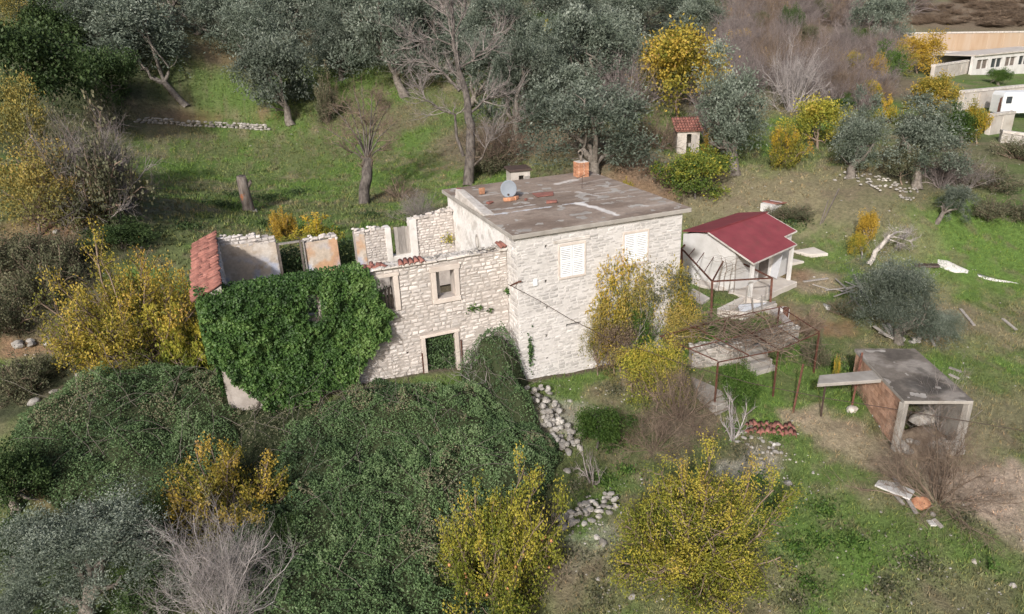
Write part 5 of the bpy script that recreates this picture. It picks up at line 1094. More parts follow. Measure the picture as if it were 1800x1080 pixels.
def bush_thing(name, label, base, hw, hpx, pairs, stem_m, leaf_m, cat='bush', group=None, deep=.9, lean=(0, 0), leafname='foliage'):
    VI['n'] += 1; i = VI['n']; g = G(*base); k = depth(g); rx = hw*1.08*k/F; h = hpx*k/F/1.08; t = thing(name, label, cat, g, 0, group); s, f = pairs[i % len(pairs)]; rz = RV.uniform(0, 6.28)
    link('stem', s, MATS[stem_m], t, rot=(*lean, rz), scale=(rx, rx*deep, h)); link(leafname, f, MATS[leaf_m], t, rot=(*lean, rz), scale=(rx, rx*deep, h)); return t

# ---- olive trees: base pixel, crown centre, half width, half height
for n_, (lab, base, c, hw, hh, r0, dp) in enumerate([
    ('large olive tree with leaning trunk above the dry-stone terrace wall', (328, 187), (232, 72), 118, 74, .32, .8),
    ('dense drooping olive tree at the right end of the terrace wall', (512, 220), (490, 134), 84, 92, .35, .9),
    ('tall olive tree behind the pollarded bare tree', (712, 170), (668, 72), 95, 84, .4, .9),
    ('olive tree behind the right side of the big bare tree', (905, 245), (915, 150), 68, 92, .35, 1),
    ('silvery olive tree left of the golden tree', (1040, 190), (1040, 95), 92, 80, .38, 1),
    ('broad olive tree standing right behind the flat-roofed house', (1045, 322), (1045, 232), 118, 88, .4, .8),
    ('round olive tree behind the tiny tile-roofed hut', (1292, 306), (1290, 212), 78, 90, .35, .9),
    ('dark olive tree right of the bright yellow tree', (1492, 312), (1514, 248), 52, 68, .28, 1),
    ('wide grey olive tree behind the spill of stones', (1612, 330), (1618, 252), 76, 62, .3, .9),
    ('big bushy olive tree in the right yard above the brick shed', (1580, 604), (1580, 528), 76, 76, .2, .85),
    ('small leaning olive tree on the green slope at right', (1645, 392), (1678, 355), 30, 30, .14, 1),
    ('olive tree in the bottom left corner', (150, 1110), (150, 985), 135, 105, .25, .8),
    ('pale olive sprouts cut by the bottom left corner', (25, 1130), (35, 1070), 60, 42, .12, .9),
    ('olive tree in the top row left of the tall poplar gap', (395, 75), (395, 18), 62, 44, .3, 1),
    ('olive tree in the top row above the drooping olive', (560, 92), (560, 26), 66, 52, .3, 1),
    ('olive tree in the top row right above the pollarded tree', (640, 100), (625, 20), 60, 50, .3, 1),
    ('olive tree at the top edge behind the big bare tree', (745, 120), (745, 40), 66, 64, .32, 1),
    ('olive tree at the top edge right of the bare tree crown', (870, 120), (868, 48), 62, 62, .32, 1),
    ('olive tree at the top edge above the silvery olive', (985, 75), (985, 15), 70, 45, .3, 1),
    ('olive tree at the top edge left of the golden tree', (1085, 70), (1085, 18), 62, 42, .3, 1),
    ('olive tree at the top left behind the leaning olive', (190, 95), (150, 30), 62, 50, .3, 1),
    ('grey olive tree at the top edge beside the brown hillside', (1555, 100), (1552, 38), 50, 54, .28, 1),
    ('olive tree in the hollow left of the broad olive', (820, 195), (850, 125), 55, 66, .28, 1),
    ('olive tree at the top edge in the middle of the grove', (930, 60), (925, 5), 60, 44, .3, 1),
    ('olive tree far up the slope at the top left', (300, 30), (300, -20), 60, 40, .3, 1),
    ('olive tree far up the slope at the top middle', (470, 30), (468, -14), 62, 40, .3, 1),
    ('olive tree far up the slope above the golden tree', (1180, 45), (1180, 2), 55, 36, .3, 1),
    ('low olive shrub behind the yard olive tree', (1650, 600), (1650, 572), 34, 32, .08, 1)]):
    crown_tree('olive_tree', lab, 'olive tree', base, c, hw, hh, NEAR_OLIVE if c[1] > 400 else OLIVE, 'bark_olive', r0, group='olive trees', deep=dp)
rg = random.Random(15)
for bx_, by_, where in [(250, 62, 'directly behind the leaning olive'), (345, 60, 'right of the leaning olive crown at the top'), (430, 120, 'between the leaning and the drooping olive'), (515, 60, 'right above the drooping olive'), (600, 140, 'right of the drooping olive'), (690, 60, 'behind the tall olive at the top'),
                        (790, 70, 'behind the crown of the big bare tree'), (810, 150, 'half hidden by the big bare tree'), (900, 100, 'above the olive right of the bare tree'), (960, 150, 'left of the silvery olive'), (1010, 60, 'behind the silvery olive'), (1040, 120, 'below the top of the silvery olive'), (1090, 140, 'just left of the golden tree'),
                        (1130, 60, 'above the golden tree to its left'), (60, 60, 'behind the yellow top left bush'), (150, 60, 'above the dark tree at upper left'), (1215, 75, 'right behind the golden tree'), (985, 210, 'above the broad olive behind the house'), (760, 100, 'left behind the big bare tree')]:
    hw = rg.uniform(48, 66)*(.8+by_/400); crown_tree('olive_tree', 'olive tree of the upper grove '+where, 'olive tree', (bx_, by_), (bx_+rg.uniform(-14, 14), by_-hw*rg.uniform(.6, .8)), hw, hw*.8, OLIVE, 'bark_olive', .28, group='olive grove trees')
# ---- dark broadleaf trees
for lab, base, c, hw, hh, m in [
    ('dark green leafy tree at the upper left edge', (45, 250), (40, 118), 92, 95, 'leaf_dark'), ('dark shrubby tree at the top left corner', (120, 110), (95, 60), 60, 60, 'leaf_dark'),
    ('dark ivy-covered tree on the thicket slope at the top', (1392, 85), (1392, 45), 18, 38, 'leaf_dark'), ('ivy-clad green tree in the thicket left of the golden bushes', (1562, 150), (1560, 112), 26, 34, 'leaf_green'),
    ('green ivy mound in the thicket near the ochre wall', (1510, 90), (1510, 68), 24, 22, 'leaf_green'), ('green shrub below the pale terrace walls', (1690, 255), (1688, 222), 30, 36, 'leaf_green'),
    ('dark green tree far up at the top middle', (950, 95), (952, 60), 34, 40, 'leaf_dark'), ('dark green tree at the top right of the olive grove', (1240, 30), (1240, 5), 40, 30, 'leaf_dark'), ('green bush beside the unfinished white house', (1755, 150), (1755, 135), 18, 16, 'leaf_green'),
    ('dark green shrub on the left edge beside the bramble bank', (25, 900), (20, 840), 62, 70, 'leaf_dark'), ('dark evergreen shrub behind the bare shrubs at left', (200, 200), (190, 140), 55, 60, 'leaf_dark'), ('dark shrub between the corner olive and the golden bush', (255, 1000), (250, 935), 60, 55, 'leaf_dark'), ('dark leafy shrub at the bottom edge beside the corner olive', (270, 1110), (265, 1050), 60, 55, 'leaf_dark'), ('dark shrub left of the corner olive at the edge', (30, 1000), (30, 950), 60, 55, 'leaf_dark'), ('dark shrub right below the golden bush', (505, 985), (500, 940), 36, 44, 'leaf_dark'), ('green shrub in the thicket above the stone spill', (1480, 205), (1478, 185), 22, 18, 'leaf_green')]:
    crown_tree('leafy_tree', lab, 'tree', base, c, hw, hh, BROAD, 'bark_olive', .16, m, group='evergreen trees and shrubs')
crown_tree('citrus_bush', 'round green and yellow citrus bush behind the flat-roofed house', 'bush', (1222, 352), (1225, 306), 62, 48, BROAD, 'bark_grey', .09, 'leaf_citrus', deep=.9)
crown_tree('green_bush', 'low bright green bush right of the boulder wall', 'bush', (1052, 790), (1058, 750), 52, 40, BROAD, 'bark_grey', .05, 'leaf_green')
crown_tree('green_climber', 'bright green leafy climber over the concrete path', 'bush', (1290, 728), (1298, 682), 36, 46, BROAD, 'bark_grey', .04, 'leaf_green')
crown_tree('ivy_shrub', 'dark green shrub in front of the meadow left of the ruin', 'bush', (215, 440), (215, 415), 55, 30, BROAD, 'bark_grey', .05, 'leaf_dark')
# ---- yellow and golden bushes
for lab, base, hw, hp, lm, sm in [
    ('small dull yellow bush left of the bright yellow tree', (1378, 292), 34, 66, 'leaf_mixed', 'twig_brown'), ('small golden bush at the top of the thicket', (1372, 40), 24, 34, 'leaf_golden', 'twig_brown'), ('yellow bush at the top edge above the thicket', (1490, 24), 26, 34, 'leaf_golden', 'twig_brown'),
    ('yellow branch tips right of the bare shrub at left', (235, 350), 28, 46, 'leaf_yellow', 'twig_brown'), ('small yellow bush right behind the ruined wing', (500, 418), 26, 46, 'leaf_golden', 'twig_brown'), ('small olive-green bush behind the ruin beside the yellow one', (562, 428), 52, 44, 'leaf_mixed', 'twig_brown'),
    ('orange leafy shrub in the thicket above the bright yellow tree', (1462, 118), 22, 30, 'leaf_golden', 'twig_brown'),
    ('golden shrub at the upper edge of the thicket', (1290, 60), 22, 34, 'leaf_golden', 'twig_brown'), ('yellow shrub between the olive trees at the top', (960, 100), 20, 50, 'leaf_yellow', 'twig_brown'), ('yellow shrub on the slope right of the golden bushes', (1585, 290), 20, 40, 'leaf_mixed', 'twig_brown'),
    ('ochre shrub in the middle of the thicket', (1345, 130), 22, 34, 'leaf_golden', 'twig_brown'), ('rusty shrub near the stained terrace wall', (1560, 215), 26, 40, 'leaf_mixed', 'twig_brown'), ('small yellow bush at the tile-roofed hut', (1250, 268), 16, 36, 'leaf_golden', 'twig_brown'), ('small yellow-green plant at the rear corner of the house', (1100, 345), 18, 26, 'leaf_mixed', 'twig_brown'), ('rust-leaved creeper right of the retaining wall', (1420, 585), 24, 40, 'leaf_dry', 'twig_brown'),
    ('yellow creeper on the canopy slab of the shed', (1468, 668), 6, 42, 'leaf_mixed', 'twig_brown')]:
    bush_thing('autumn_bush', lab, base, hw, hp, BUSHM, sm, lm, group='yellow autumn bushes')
for lab, base, c, hw, hh, m, sm, r0 in [
    ('tall golden autumn tree on the thicket slope', (1190, 208), (1188, 120), 98, 74, 'leaf_autumn', 'twig_brown', .12), ('bright yellow tree on the meadow left of the dark olive', (1438, 262), (1430, 216), 54, 42, 'leaf_yellow', 'twig_brown', .1),
    ('golden bush below the ochre wall', (1612, 130), (1612, 98), 40, 34, 'leaf_golden', 'twig_brown', .08), ('golden bush in the thicket below the terrace wall', (1640, 198), (1640, 162), 46, 32, 'leaf_autumn', 'twig_brown', .08), ('orange-yellow bush left of the golden bush at the ochre wall', (1575, 130), (1578, 104), 28, 28, 'leaf_mixed', 'twig_brown', .06),
    ('yellow bush in the top left corner', (50, 60), (48, 16), 56, 36, 'leaf_muted', 'twig_brown', .1), ('yellow-green bush on the left edge', (35, 320), (42, 225), 60, 75, 'leaf_muted', 'twig_brown', .1), ('yellow-green low bush at the left edge under the bare shrub', (70, 420), (60, 345), 64, 70, 'leaf_muted', 'twig_brown', .08), ('olive-green bush below the large leafless shrub', (130, 410), (135, 355), 50, 48, 'leaf_muted', 'twig_brown', .06),
    ('thin yellow sapling with bare twigs beside the dead leaning tree', (1512, 452), (1525, 398), 20, 30, 'leaf_golden', 'twig_pale', .04), ('greenish sapling base under the thin yellow sapling', (1516, 456), (1510, 432), 18, 22, 'leaf_mixed', 'twig_pale', .03), ('narrow yellow-green bush left of the white van', (1718, 252), (1712, 222), 26, 34, 'leaf_mixed', 'twig_brown', .05), ('yellow-green shrub between the grey olive trees', (1588, 325), (1586, 285), 30, 34, 'leaf_scrub', 'twig_brown', .05),
    ('sparse brownish bush leftmost against the white house front', (1052, 662), (1050, 588), 40, 58, 'leaf_muted', 'twig_brown', .03), ('loose yellow shrub above the fallen vines below the house', (1112, 690), (1108, 650), 44, 36, 'leaf_muted', 'twig_brown', .03), ('thin straggling bush in the middle of the white house front', (1118, 655), (1116, 540), 58, 78, 'leaf_muted', 'twig_grey', .04), ('olive and yellow bush against the white house front', (1092, 655), (1076, 566), 64, 92, 'leaf_autumn', 'twig_brown', .05), ('rust-brown dry shrub in front of the white house', (1078, 662), (1074, 612), 40, 50, 'leaf_dry', 'twig_brown', .04), ('glossy green shrub within the bushes before the white house', (1128, 642), (1124, 588), 42, 52, 'leaf_green', 'twig_brown', .04), ('grey-green thin bush below the right shutter', (1140, 635), (1146, 520), 58, 56, 'leaf_scrub', 'twig_grey', .04),
    ('yellow-green bush low before the right end of the white house', (1155, 725), (1146, 664), 54, 60, 'leaf_yellow', 'twig_brown', .04), ('sparse yellow climber at the right corner of the white house', (1182, 620), (1180, 548), 50, 80, 'leaf_autumn', 'twig_brown', .04), ('dull yellow bush between the climber and the retaining wall', (1195, 640), (1196, 590), 36, 46, 'leaf_muted', 'twig_brown', .03)]:
    crown_tree('autumn_bush', lab, 'bush', base, c, hw, hh, LOOSE if c[1] > 460 or c[0] < 200 else LEAFY, sm, r0, m, group='yellow autumn bushes', deep=.8 if c[1] < 400 else .6, nl=14 if c[1] > 460 else 9)
# ---- large foreground bushes with their own foliage
def big_bush(name, label, base, hw, hp, lm, seed, nleaf, Ln, Wd, nstem=46, nshoot=12, bare=.12, deep=.85, stem_m='twig_brown', upright=.6):
    g = G(*base); k = depth(g); rx = hw*1.05*k/F; h = hp*k/F/1.05; t = thing(name, label, 'bush', g); s, f = bush(seed, nstem, nshoot, nleaf, Ln/rx, Wd/rx, bare, leafspread=.035, base_r=.3, upright=upright)
    link('stem', tubes_mesh('stem', s), MATS[stem_m], t, scale=(rx, rx*deep, h)); link('foliage', f, MATS[lm], t, scale=(rx, rx*deep, h)); return t, rx, h
big_bush('yellow_bush', 'big spreading yellow-green bush in the right foreground', (1222, 992), 150, 178, 'leaf_yellow', 1, 72000, .072, .042, 80, 15, .16)
pm, prx, ph = big_bush('pomegranate_bush', 'yellow pomegranate bush with orange fruits in the centre foreground', (872, 1040), 112, 200, 'leaf_yellow', 2, 40000, .072, .042, 62, 13, .2)
V, Fs = lathe([(.001, -.05), (.035, -.04), (.05, 0), (.035, .038), (.012, .05), (.018, .066), (.001, .06)], 9); me = bpy.data.meshes.new('fruit'); me.from_pydata(V, [], Fs); me.polygons.foreach_set('use_smooth', [True]*len(Fs)); me.update()
mat('fruit_skin', [(.3, (.42, .17, .07)), (.7, (.50, .27, .12))], 8, rnd=.2, bump=0, rough=.4); me.materials.append(MATS['fruit_skin'])
for i in range(16):
    a = RV.uniform(3.2, 6.2); q = RV.uniform(.55, .95); link('fruit', me, parent=pm, loc=(math.cos(a)*prx*q, math.sin(a)*prx*q*.85, ph*RV.uniform(.25, .75)), scale=RV.uniform(.7, .95))
big_bush('yellow_bush', 'large yellow and orange bush left of the ivy-covered ruin', (240, 625), 126, 180, 'leaf_autumn', 3, 42000, .09, .052, 66, 13, .18)
big_bush('yellow_bush', 'golden bush above the bare grey shrub in the left foreground', (400, 925), 112, 140, 'leaf_autumn', 4, 24000, .085, .05, 54, 12, .25)
big_bush('green_bush', 'yellow-tipped green bush hiding the foot of the ivy wall at left', (330, 640), 52, 110, 'leaf_yellow', 8, 7000, .09, .05, 28, 10, .15)
# ---- grey-green scrub on the left bank and right slope
for lab, base, hw, hp in [('brownish leafy scrub inside the large leafless shrub at left', (175, 385), 90, 165), ('olive-brown scrub right of the yellow bush at the left edge', (120, 330), 60, 120), ('grey-green scrub at the left edge above the bank', (30, 470), 62, 74), ('grey-green scrub above the red bank', (85, 520), 66, 90), ('tangled scrub right of the grey scrub bank', (120, 470), 50, 60), ('dark scrub at the left edge on the bank', (15, 580), 55, 80), ('low dark scrub under the red bank', (40, 690), 60, 70),
                          ('dry scrub beside the bramble bank at left', (110, 650), 46, 46), ('grey scrub right of the wide olive tree', (1680, 318), 40, 50), ('low grey scrub along the right slope', (1740, 330), 46, 40), ('dark hedge-like scrub at the right edge', (1740, 382), 44, 34), ('dark scrub cut by the right edge', (1795, 385), 40, 36),
                          ('small dark shrub below the red hatch', (1390, 385), 38, 26), ('small scrub in the right corner of the retaining wall', (1430, 640), 24, 60), ('scrub at the foot of the timber pile', (1480, 555), 24, 34), ('low brown scrub below the big bare tree', (870, 300), 50, 44), ('scrub left of the drooping olive tree', (575, 215), 22, 80), ('dry scrub under the leaning olive', (190, 225), 40, 50), ('scrub patch at the right slope edge', (1790, 280), 40, 40), ('weedy scrub beside the brick wall of the shed', (1530, 705), 22, 34), ('brown scrub on the slope below the stained wall', (1640, 232), 40, 44)]:
    bush_thing('scrub_bush', lab, base, hw, hp, SCRUBM, 'twig_brown', 'leaf_scrub', group='scrub bushes')
# ---- bare shrubs
for lab, base, hw, hp, sm in [('pinkish leafless shrub left of the golden tree', (1090, 205), 84, 115, 'twig_mauve'), ('leafless shrub right of the golden tree', (1245, 240), 50, 110, 'twig_mauve'), ('pale leafless branching shrub behind the round olive', (1390, 195), 60, 130, 'twig_pale'), ('large grey leafless shrub at left behind the meadow', (180, 380), 108, 190, 'twig_grey'), ('second leafless shrub tangled into the large one at left', (215, 370), 76, 150, 'twig_mauve'),
                              ('leafless shrub at the left edge of the meadow', (120, 390), 60, 130, 'twig_brown'), ('wispy grey shrub at the back wall of the ruin', (735, 390), 52, 62, 'twig_grey'), ('bare reddish sapling above the drooping olive meadow', (590, 200), 16, 62, 'twig_brown'), ('bare brush right of the pollarded tree crown', (668, 195), 14, 54, 'twig_brown'),
                              ('bare brushwood right of the big tree trunk', (880, 290), 80, 90, 'twig_brown'), ('leafless brown shrub above the citrus bush', (1120, 262), 50, 84, 'twig_brown'), ('leafless brown shrub left of the tile-roofed hut', (1160, 262), 50, 70, 'twig_brown'), ('thorny bare shrub in the right corner by the dark scrub', (1700, 330), 40, 60, 'twig_grey'), ('bare twiggy tree beside the grey olive', (1655, 330), 42, 84, 'twig_mauve')]:
    bush_thing('bare_shrub', lab, base, hw, hp, BAREM, sm, sm, 'shrub', 'leafless shrubs', leafname='twig')
rt = random.Random(8); cnt = 0
zone = [(1262, 0), (1600, 0), (1570, 60), (1560, 180), (1540, 230), (1480, 190), (1400, 175), (1330, 165), (1262, 170)]
def inpoly(x, y, P):
    s = False
    for (a, b), (c, d) in zip(P, P[1:]+P[:1]):
        if (b > y) != (d > y) and x < (c-a)*(y-b)/(d-b)+a: s = not s
    return s
tries = 0
while cnt < 110 and tries < 500:
    tries += 1; px, py = rt.uniform(1250, 1610), rt.uniform(5, 235)
    if not inpoly(px, py, zone): continue
    tw_ = 'twig_mauve' if rt.random() < .7 else 'twig_brown'
    lab = 'leafless %s shrub in the %s of the tangled thicket on the upper right slope' % ('mauve-grey' if tw_ == 'twig_mauve' else 'brown', ('upper ' if py < 70 else 'middle ' if py < 140 else 'lower ')+('left' if px < 1360 else 'centre' if px < 1480 else 'right'))
    bush_thing('thicket_shrub', lab, (px, py), rt.uniform(30, 52), rt.uniform(44, 84), BAREM, tw_, tw_, 'shrub', 'thicket shrubs', leafname='twig'); cnt += 1
for i, (px, py, hw, hh, m) in enumerate([(1300, 95, 16, 16, 'leaf_golden'), (1335, 60, 14, 14, 'leaf_scrub'), (1420, 90, 18, 16, 'leaf_scrub'), (1440, 140, 16, 14, 'leaf_green'), (1500, 130, 16, 14, 'leaf_mixed'), (1470, 170, 18, 15, 'leaf_dry'), (1530, 185, 20, 16, 'leaf_mixed'), (1350, 150, 16, 16, 'leaf_dry'), (1530, 50, 18, 18, 'leaf_mixed'), (1270, 40, 18, 16, 'leaf_scrub'), (1440, 40, 16, 16, 'leaf_scrub'), (1540, 150, 18, 18, 'leaf_golden')]):
    tone = {'leaf_golden': 'golden', 'leaf_scrub': 'grey-green', 'leaf_green': 'green', 'leaf_mixed': 'yellow-green', 'leaf_dry': 'rust-brown'}[m]
    crown_tree('leafy_shrub', 'small %s shrub poking out of the leafless thicket, %s' % (tone, ['at its upper left', 'near the top middle', 'in its centre', 'above the stone spill', 'right of centre', 'low in the middle', 'at the lower right', 'behind the round olive', 'at the upper right', 'at the top left edge', 'at the top', 'beside the terrace walls'][i]), 'shrub', (px, py+8), (px, py-hh*1.6), hw*1.1, hh*1.15, LEAFY, 'twig_brown', .05, m, group='leafy shrubs in the thicket', nl=5)
for i in range(60):
    px, py = rt.uniform(1600, 1800), rt.uniform(2, 46)
    bush_thing('heath_shrub', 'low brown dry shrub on the %s of the bare hillside above the ochre wall' % (('upper ' if py < 22 else 'lower ')+('left' if px < 1670 else 'middle' if px < 1735 else 'right')), (px, py), rt.uniform(12, 28), rt.uniform(5, 11), SCRUBM, 'twig_brown', 'leaf_dry', 'shrub', 'dry hillside shrubs')
# foreground bare shrubs
def own_bare(name, label, base, hw, hp, sm, seed, ns, n1, n2, upright=.55, deep=.9, lean=(0, 0, 0), r0=.022):
    g = G(*base); k = depth(g); rx = hw*k/F; h = hp*k/F/.9; t = thing(name, label, 'shrub', g); s, w_ = bare_shrub(seed, ns, n1, n2, upright, r0)
    link('stem', tubes_mesh('stem', s), MATS[sm], t, rot=lean, scale=(rx, rx*deep, h)); link('twig', tubes_mesh('twig', w_), MATS[sm], t, rot=lean, scale=(rx, rx*deep, h))
own_bare('bare_shrub', 'pale grey leafless shrub in the left foreground', (395, 1095), 150, 190, 'twig_pale', 11, 40, 11, 8, .5, r0=.008)
own_bare('bare_shrub', 'reclining brown leafless shrub at the lower right', (1650, 880), 160, 150, 'twig_brown', 12, 36, 9, 7, .2, r0=.007)
own_bare('bare_shrub', 'bare vine branches climbing over the open shed', (1650, 770), 70, 130, 'twig_grey', 13, 14, 7, 6, .7, r0=.009)
own_bare('fallen_vine', 'brown tangle of fallen vines below the retaining wall', (1195, 735), 92, 110, 'twig_brown', 14, 36, 9, 7, .3, r0=.009)
own_bare('fallen_vine', 'low brown brushwood behind the big yellow bush', (1150, 790), 90, 70, 'twig_brown', 15, 28, 9, 7, .25, r0=.008)
own_bare('bare_shrub', 'small dead grey tree beside the heap of tiles', (1288, 772), 42, 88, 'twig_pale', 16, 6, 6, 5, .7, r0=.04)
own_bare('bare_shrub', 'small dead sapling below the green bush', (1042, 850), 44, 70, 'twig_grey', 17, 5, 6, 4, .6, r0=.035)
own_bare('bare_shrub', 'pale arching dead branches at the bramble top beside the doorway', (850, 690), 75, 80, 'twig_pale', 18, 7, 4, 4, .5, r0=.016)
own_bare('brush_heap', 'heap of cut brushwood on the meadow beside the pollarded tree', (702, 347), 40, 32, 'twig_brown', 19, 22, 6, 4, .35, r0=.02)
# ---- unique bare trees drawn limb by limb
def limb_tree(name, label, base, limbs, sm, tw, seed, twl, n1, n2, cat='tree', tr=.014):
    g = G(*base); k = depth(g); r = np.random.default_rng(seed); t = thing(name, label, cat, g); L_, T_ = [], []
    for pts, r0, r1, dd in limbs:
        P = np.array([atd(px, py, k+dd*i/(len(pts)-1)) for i, (px, py) in enumerate(pts)])-g; P[1:] += r.normal(0, .05, P[1:].shape)
        f = np.linspace(0, len(P)-1, len(P)*2-1); P2 = np.stack([np.interp(f, np.arange(len(P)), P[:, a]) for a in range(3)], -1); P2[1:-1] += r.normal(0, .035, P2[1:-1].shape)
        R2 = np.linspace(r0, r1, len(P2)); L_.append((P2, R2, 9 if r0 > .1 else 6))
        b1 = branch_set(r, P2, R2, n1 if r0 < .25 else n1+8, twl, (.4, 1.2), 6, .2, .08, tr*1.9, 4, .3 if r0 < .25 else .45); T_ += b1
        for X, R, _ in b1:
            b2 = branch_set(r, X, R, n2, (twl[0]*.35, twl[1]*.5), (.3, 1.1), 4, .22, .08, tr*.9, 3, .2); T_ += b2
            for Y, Ry, _ in b2: T_ += branch_set(r, Y, Ry, 2, (.15, .45), (.3, 1), 2, .2, .05, tr*.55, 3, .2)
    link('trunk', tubes_mesh('trunk', L_), MATS[sm], t); link('crown', tubes_mesh('crown', T_), MATS[tw], t); return t
limb_tree('bare_tree', 'tall bare grey tree rising behind the flat-roofed house', (823, 325), [
    ([(823, 327), (824, 270), (828, 220), (826, 190), (815, 160), (806, 120), (800, 80), (795, 40), (790, -12)], .40, .05, 0), ([(815, 275), (803, 240), (800, 205), (775, 190), (745, 175), (735, 150)], .13, .03, -.5),
    ([(808, 160), (790, 140), (770, 120), (740, 105), (705, 115)], .12, .025, .6), ([(800, 82), (770, 70), (740, 75), (700, 62)], .07, .02, -.6), ([(826, 300), (845, 278), (860, 250), (885, 225), (915, 205)], .08, .02, -.8),
    ([(826, 200), (850, 180), (880, 160), (908, 165)], .10, .025, .8), ([(807, 120), (830, 108), (860, 80), (882, 40)], .085, .02, .4), ([(798, 62), (815, 30), (822, -8)], .06, .02, .3), ([(797, 52), (780, 20), (772, -8)], .06, .02, -.3)], 'bark_grey', 'twig_grey', 3, (1.0, 3.0), 20, 9, tr=.020)
limb_tree('pollarded_tree', 'pollarded leafless tree with thick short trunk on the meadow', (640, 358), [
    ([(640, 360), (641, 330), (644, 300), (648, 278)], .36, .34, 0)]+[([(646, 285), (646+dx*.3, 285-dy*.45), (646+dx*.7, 285-dy*.8), (646+dx, 285-dy)], .06, .015, RV.uniform(-1.2, 1.2)) for dx, dy in ((-75, 60), (-60, 95), (-45, 115), (-25, 130), (-8, 135), (10, 125), (24, 120), (38, 100), (50, 70), (-40, 70), (20, 80), (-66, 36), (44, 40))], 'bark_grey', 'twig_brown', 4, (.5, 1.7), 12, 6, tr=.018)
limb_tree('dead_leaning_tree', 'pale dead leaning tree with a tangle of twigs right of the cottage', (1526, 465), [
    ([(1526, 466), (1540, 442), (1556, 425), (1564, 414)], .15, .09, 0), ([(1562, 416), (1580, 410), (1602, 408)], .06, .02, .4), ([(1562, 417), (1578, 420), (1600, 424)], .05, .02, -.4), ([(1560, 420), (1575, 428), (1590, 432)], .04, .02, 0)], 'bark_pale', 'twig_pale', 5, (.3, .9), 14, 5, tr=.011)
# ---- ivy over the ruin
r = np.random.default_rng(44); n = 78000; x = r.uniform(-11.35, -4.5, n); z = r.uniform(.3, 5.85, n)
lim = np.interp(z, [.3, .9, 1.9, 2.9, 3.9, 4.6, 5.3, 5.7], [-7.6, -7.1, -6.0, -5.2, -4.72, -5.15, -5.2, -5.5])+(fbm(x, z, .5, 3)-.5)*.7
low = np.interp(x, [-11.3, -10.6, -10.0, -9.4, -8.5, -7.6, -6.5], [3.4, 2.4, 1.7, .9, .9, 1.1, 1.0])+(fbm(x, z, .6, 8)-.5)*1.3
hole = (x > -7.78) & (x < -7.30) & (z > 4.15) & (z < 5.2); keep = (x < lim) & (z > low) & ~(hole & (r.random(n) < .93)); x, z = x[keep], z[keep]; n = len(x)
th_ = .10+.20*(fbm(x, z, .28, 55, 2) > .5)+.50*fbm(x, z, .7, 5)*sstep(-11.4, -10.6, x)*(1-.5*sstep(4.9, 5.7, z))+.10*fbm(x, z, .25, 6, 2); dpt = r.uniform(.35, 1, n); y = TY0-.04-th_*dpt
top = z > 5.55; y = np.where(top, TY0-.3+r.uniform(0, .9, n), y); z = np.where(top, 5.62+(z-5.55)*.9, z)
ne = 7000; xe = r.uniform(-11.3, -5.4, ne); ye = TY0-.12+r.normal(0, .13, ne); ze = 5.56+r.normal(0, .09, ne)+.12*(fbm(xe, ye, .6, 12)-.3)
x = np.concatenate([x, xe]); y = np.concatenate([y, ye]); z = np.concatenate([z, ze]); dpt = np.concatenate([dpt, r.uniform(.4, 1, ne)]); n = len(x)
C = np.stack([x, y, z], -1); V, Q = leaves(C, np.array([0, -.2, -.8])[None]*np.ones((n, 1)), .088, .078, r, .75, nb=np.array([0, -1.0, .45])[None]*np.ones((n, 1)))
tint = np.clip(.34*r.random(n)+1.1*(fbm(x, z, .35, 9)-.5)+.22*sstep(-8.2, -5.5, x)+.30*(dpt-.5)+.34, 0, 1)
iv = thing('ivy', 'thick green ivy blanket covering the left half of the ruined front', 'ivy', (-8.3, TY0-.1, .9)); iv.location = (0, 0, 0)
tag(link('foliage', raw_mesh('foliage', V, Q, attrs={'tint': np.repeat(tint, 4)}), MATS['leaf_ivy'], iv), kind='stuff')
n = 5000; y = r.uniform(1.0, 6.0, n); z = r.uniform(1.8, 5.5, n); keep = fbm(y, z, 1.0, 31) > .34; y, z = y[keep], z[keep]; n = len(y); C = np.stack([TX0-.03-r.uniform(0, .14, n), y, z], -1)
V, Q = leaves(C, np.array([0, 0, -.8])[None]*np.ones((n, 1)), .12, .1, r, .7, nb=np.array([-1.0, 0, .4])[None]*np.ones((n, 1)))
tag(link('side_foliage', raw_mesh('side_foliage', V, Q, attrs={'tint': np.repeat(r.random(n)*.7, 4)}), MATS['leaf_ivy'], iv), kind='stuff')
link('stem', tubes_mesh('stem', [(wander((xx, TY0-.07, .7), (r.normal(0, .2), -.02, 1), 3.8, 9, .12, 0, r)*[1, 0, 1]+[0, TY0-.075, 0], np.linspace(.03, .01, 10), 5) for xx in (-10.2, -9.6, -8.9, -8.4, -7.8, -7.2)]), MATS['bark_olive'], iv)
def leaf_patch(name, label, cx, cy, cz, sx, sz, n, m, y0=TY0-.06, cat='plant'):
    C = np.stack([r.normal(cx, sx, n), y0-r.uniform(0, .12, n), r.normal(cz, sz, n)], -1); V, Q = leaves(C, np.array([0, -.3, -.5])[None]*np.ones((n, 1)), .09, .07, r, .8)
    tag(link(name, raw_mesh(name, V, Q, attrs={'tint': np.repeat(r.random(n), 4)}), MATS[m]), label, cat)
leaf_patch('wall_plant', 'small green plant on the ruin wall right of the empty window', -1.5, 0, 3.45, .09, .08, 60, 'leaf_green')
leaf_patch('wall_plant', 'tiny green tuft rightmost on the ruin wall', -.75, 0, 3.2, .06, .05, 30, 'leaf_green')
leaf_patch('wall_plant', 'second green tuft just right of the larger wall plant', -1.2, 0, 3.4, .06, .05, 30, 'leaf_green')
leaf_patch('wall_plant', 'green tuft in the corner where ruin and white house meet', .0, 0, 3.9, .05, .09, 50, 'leaf_ivy')
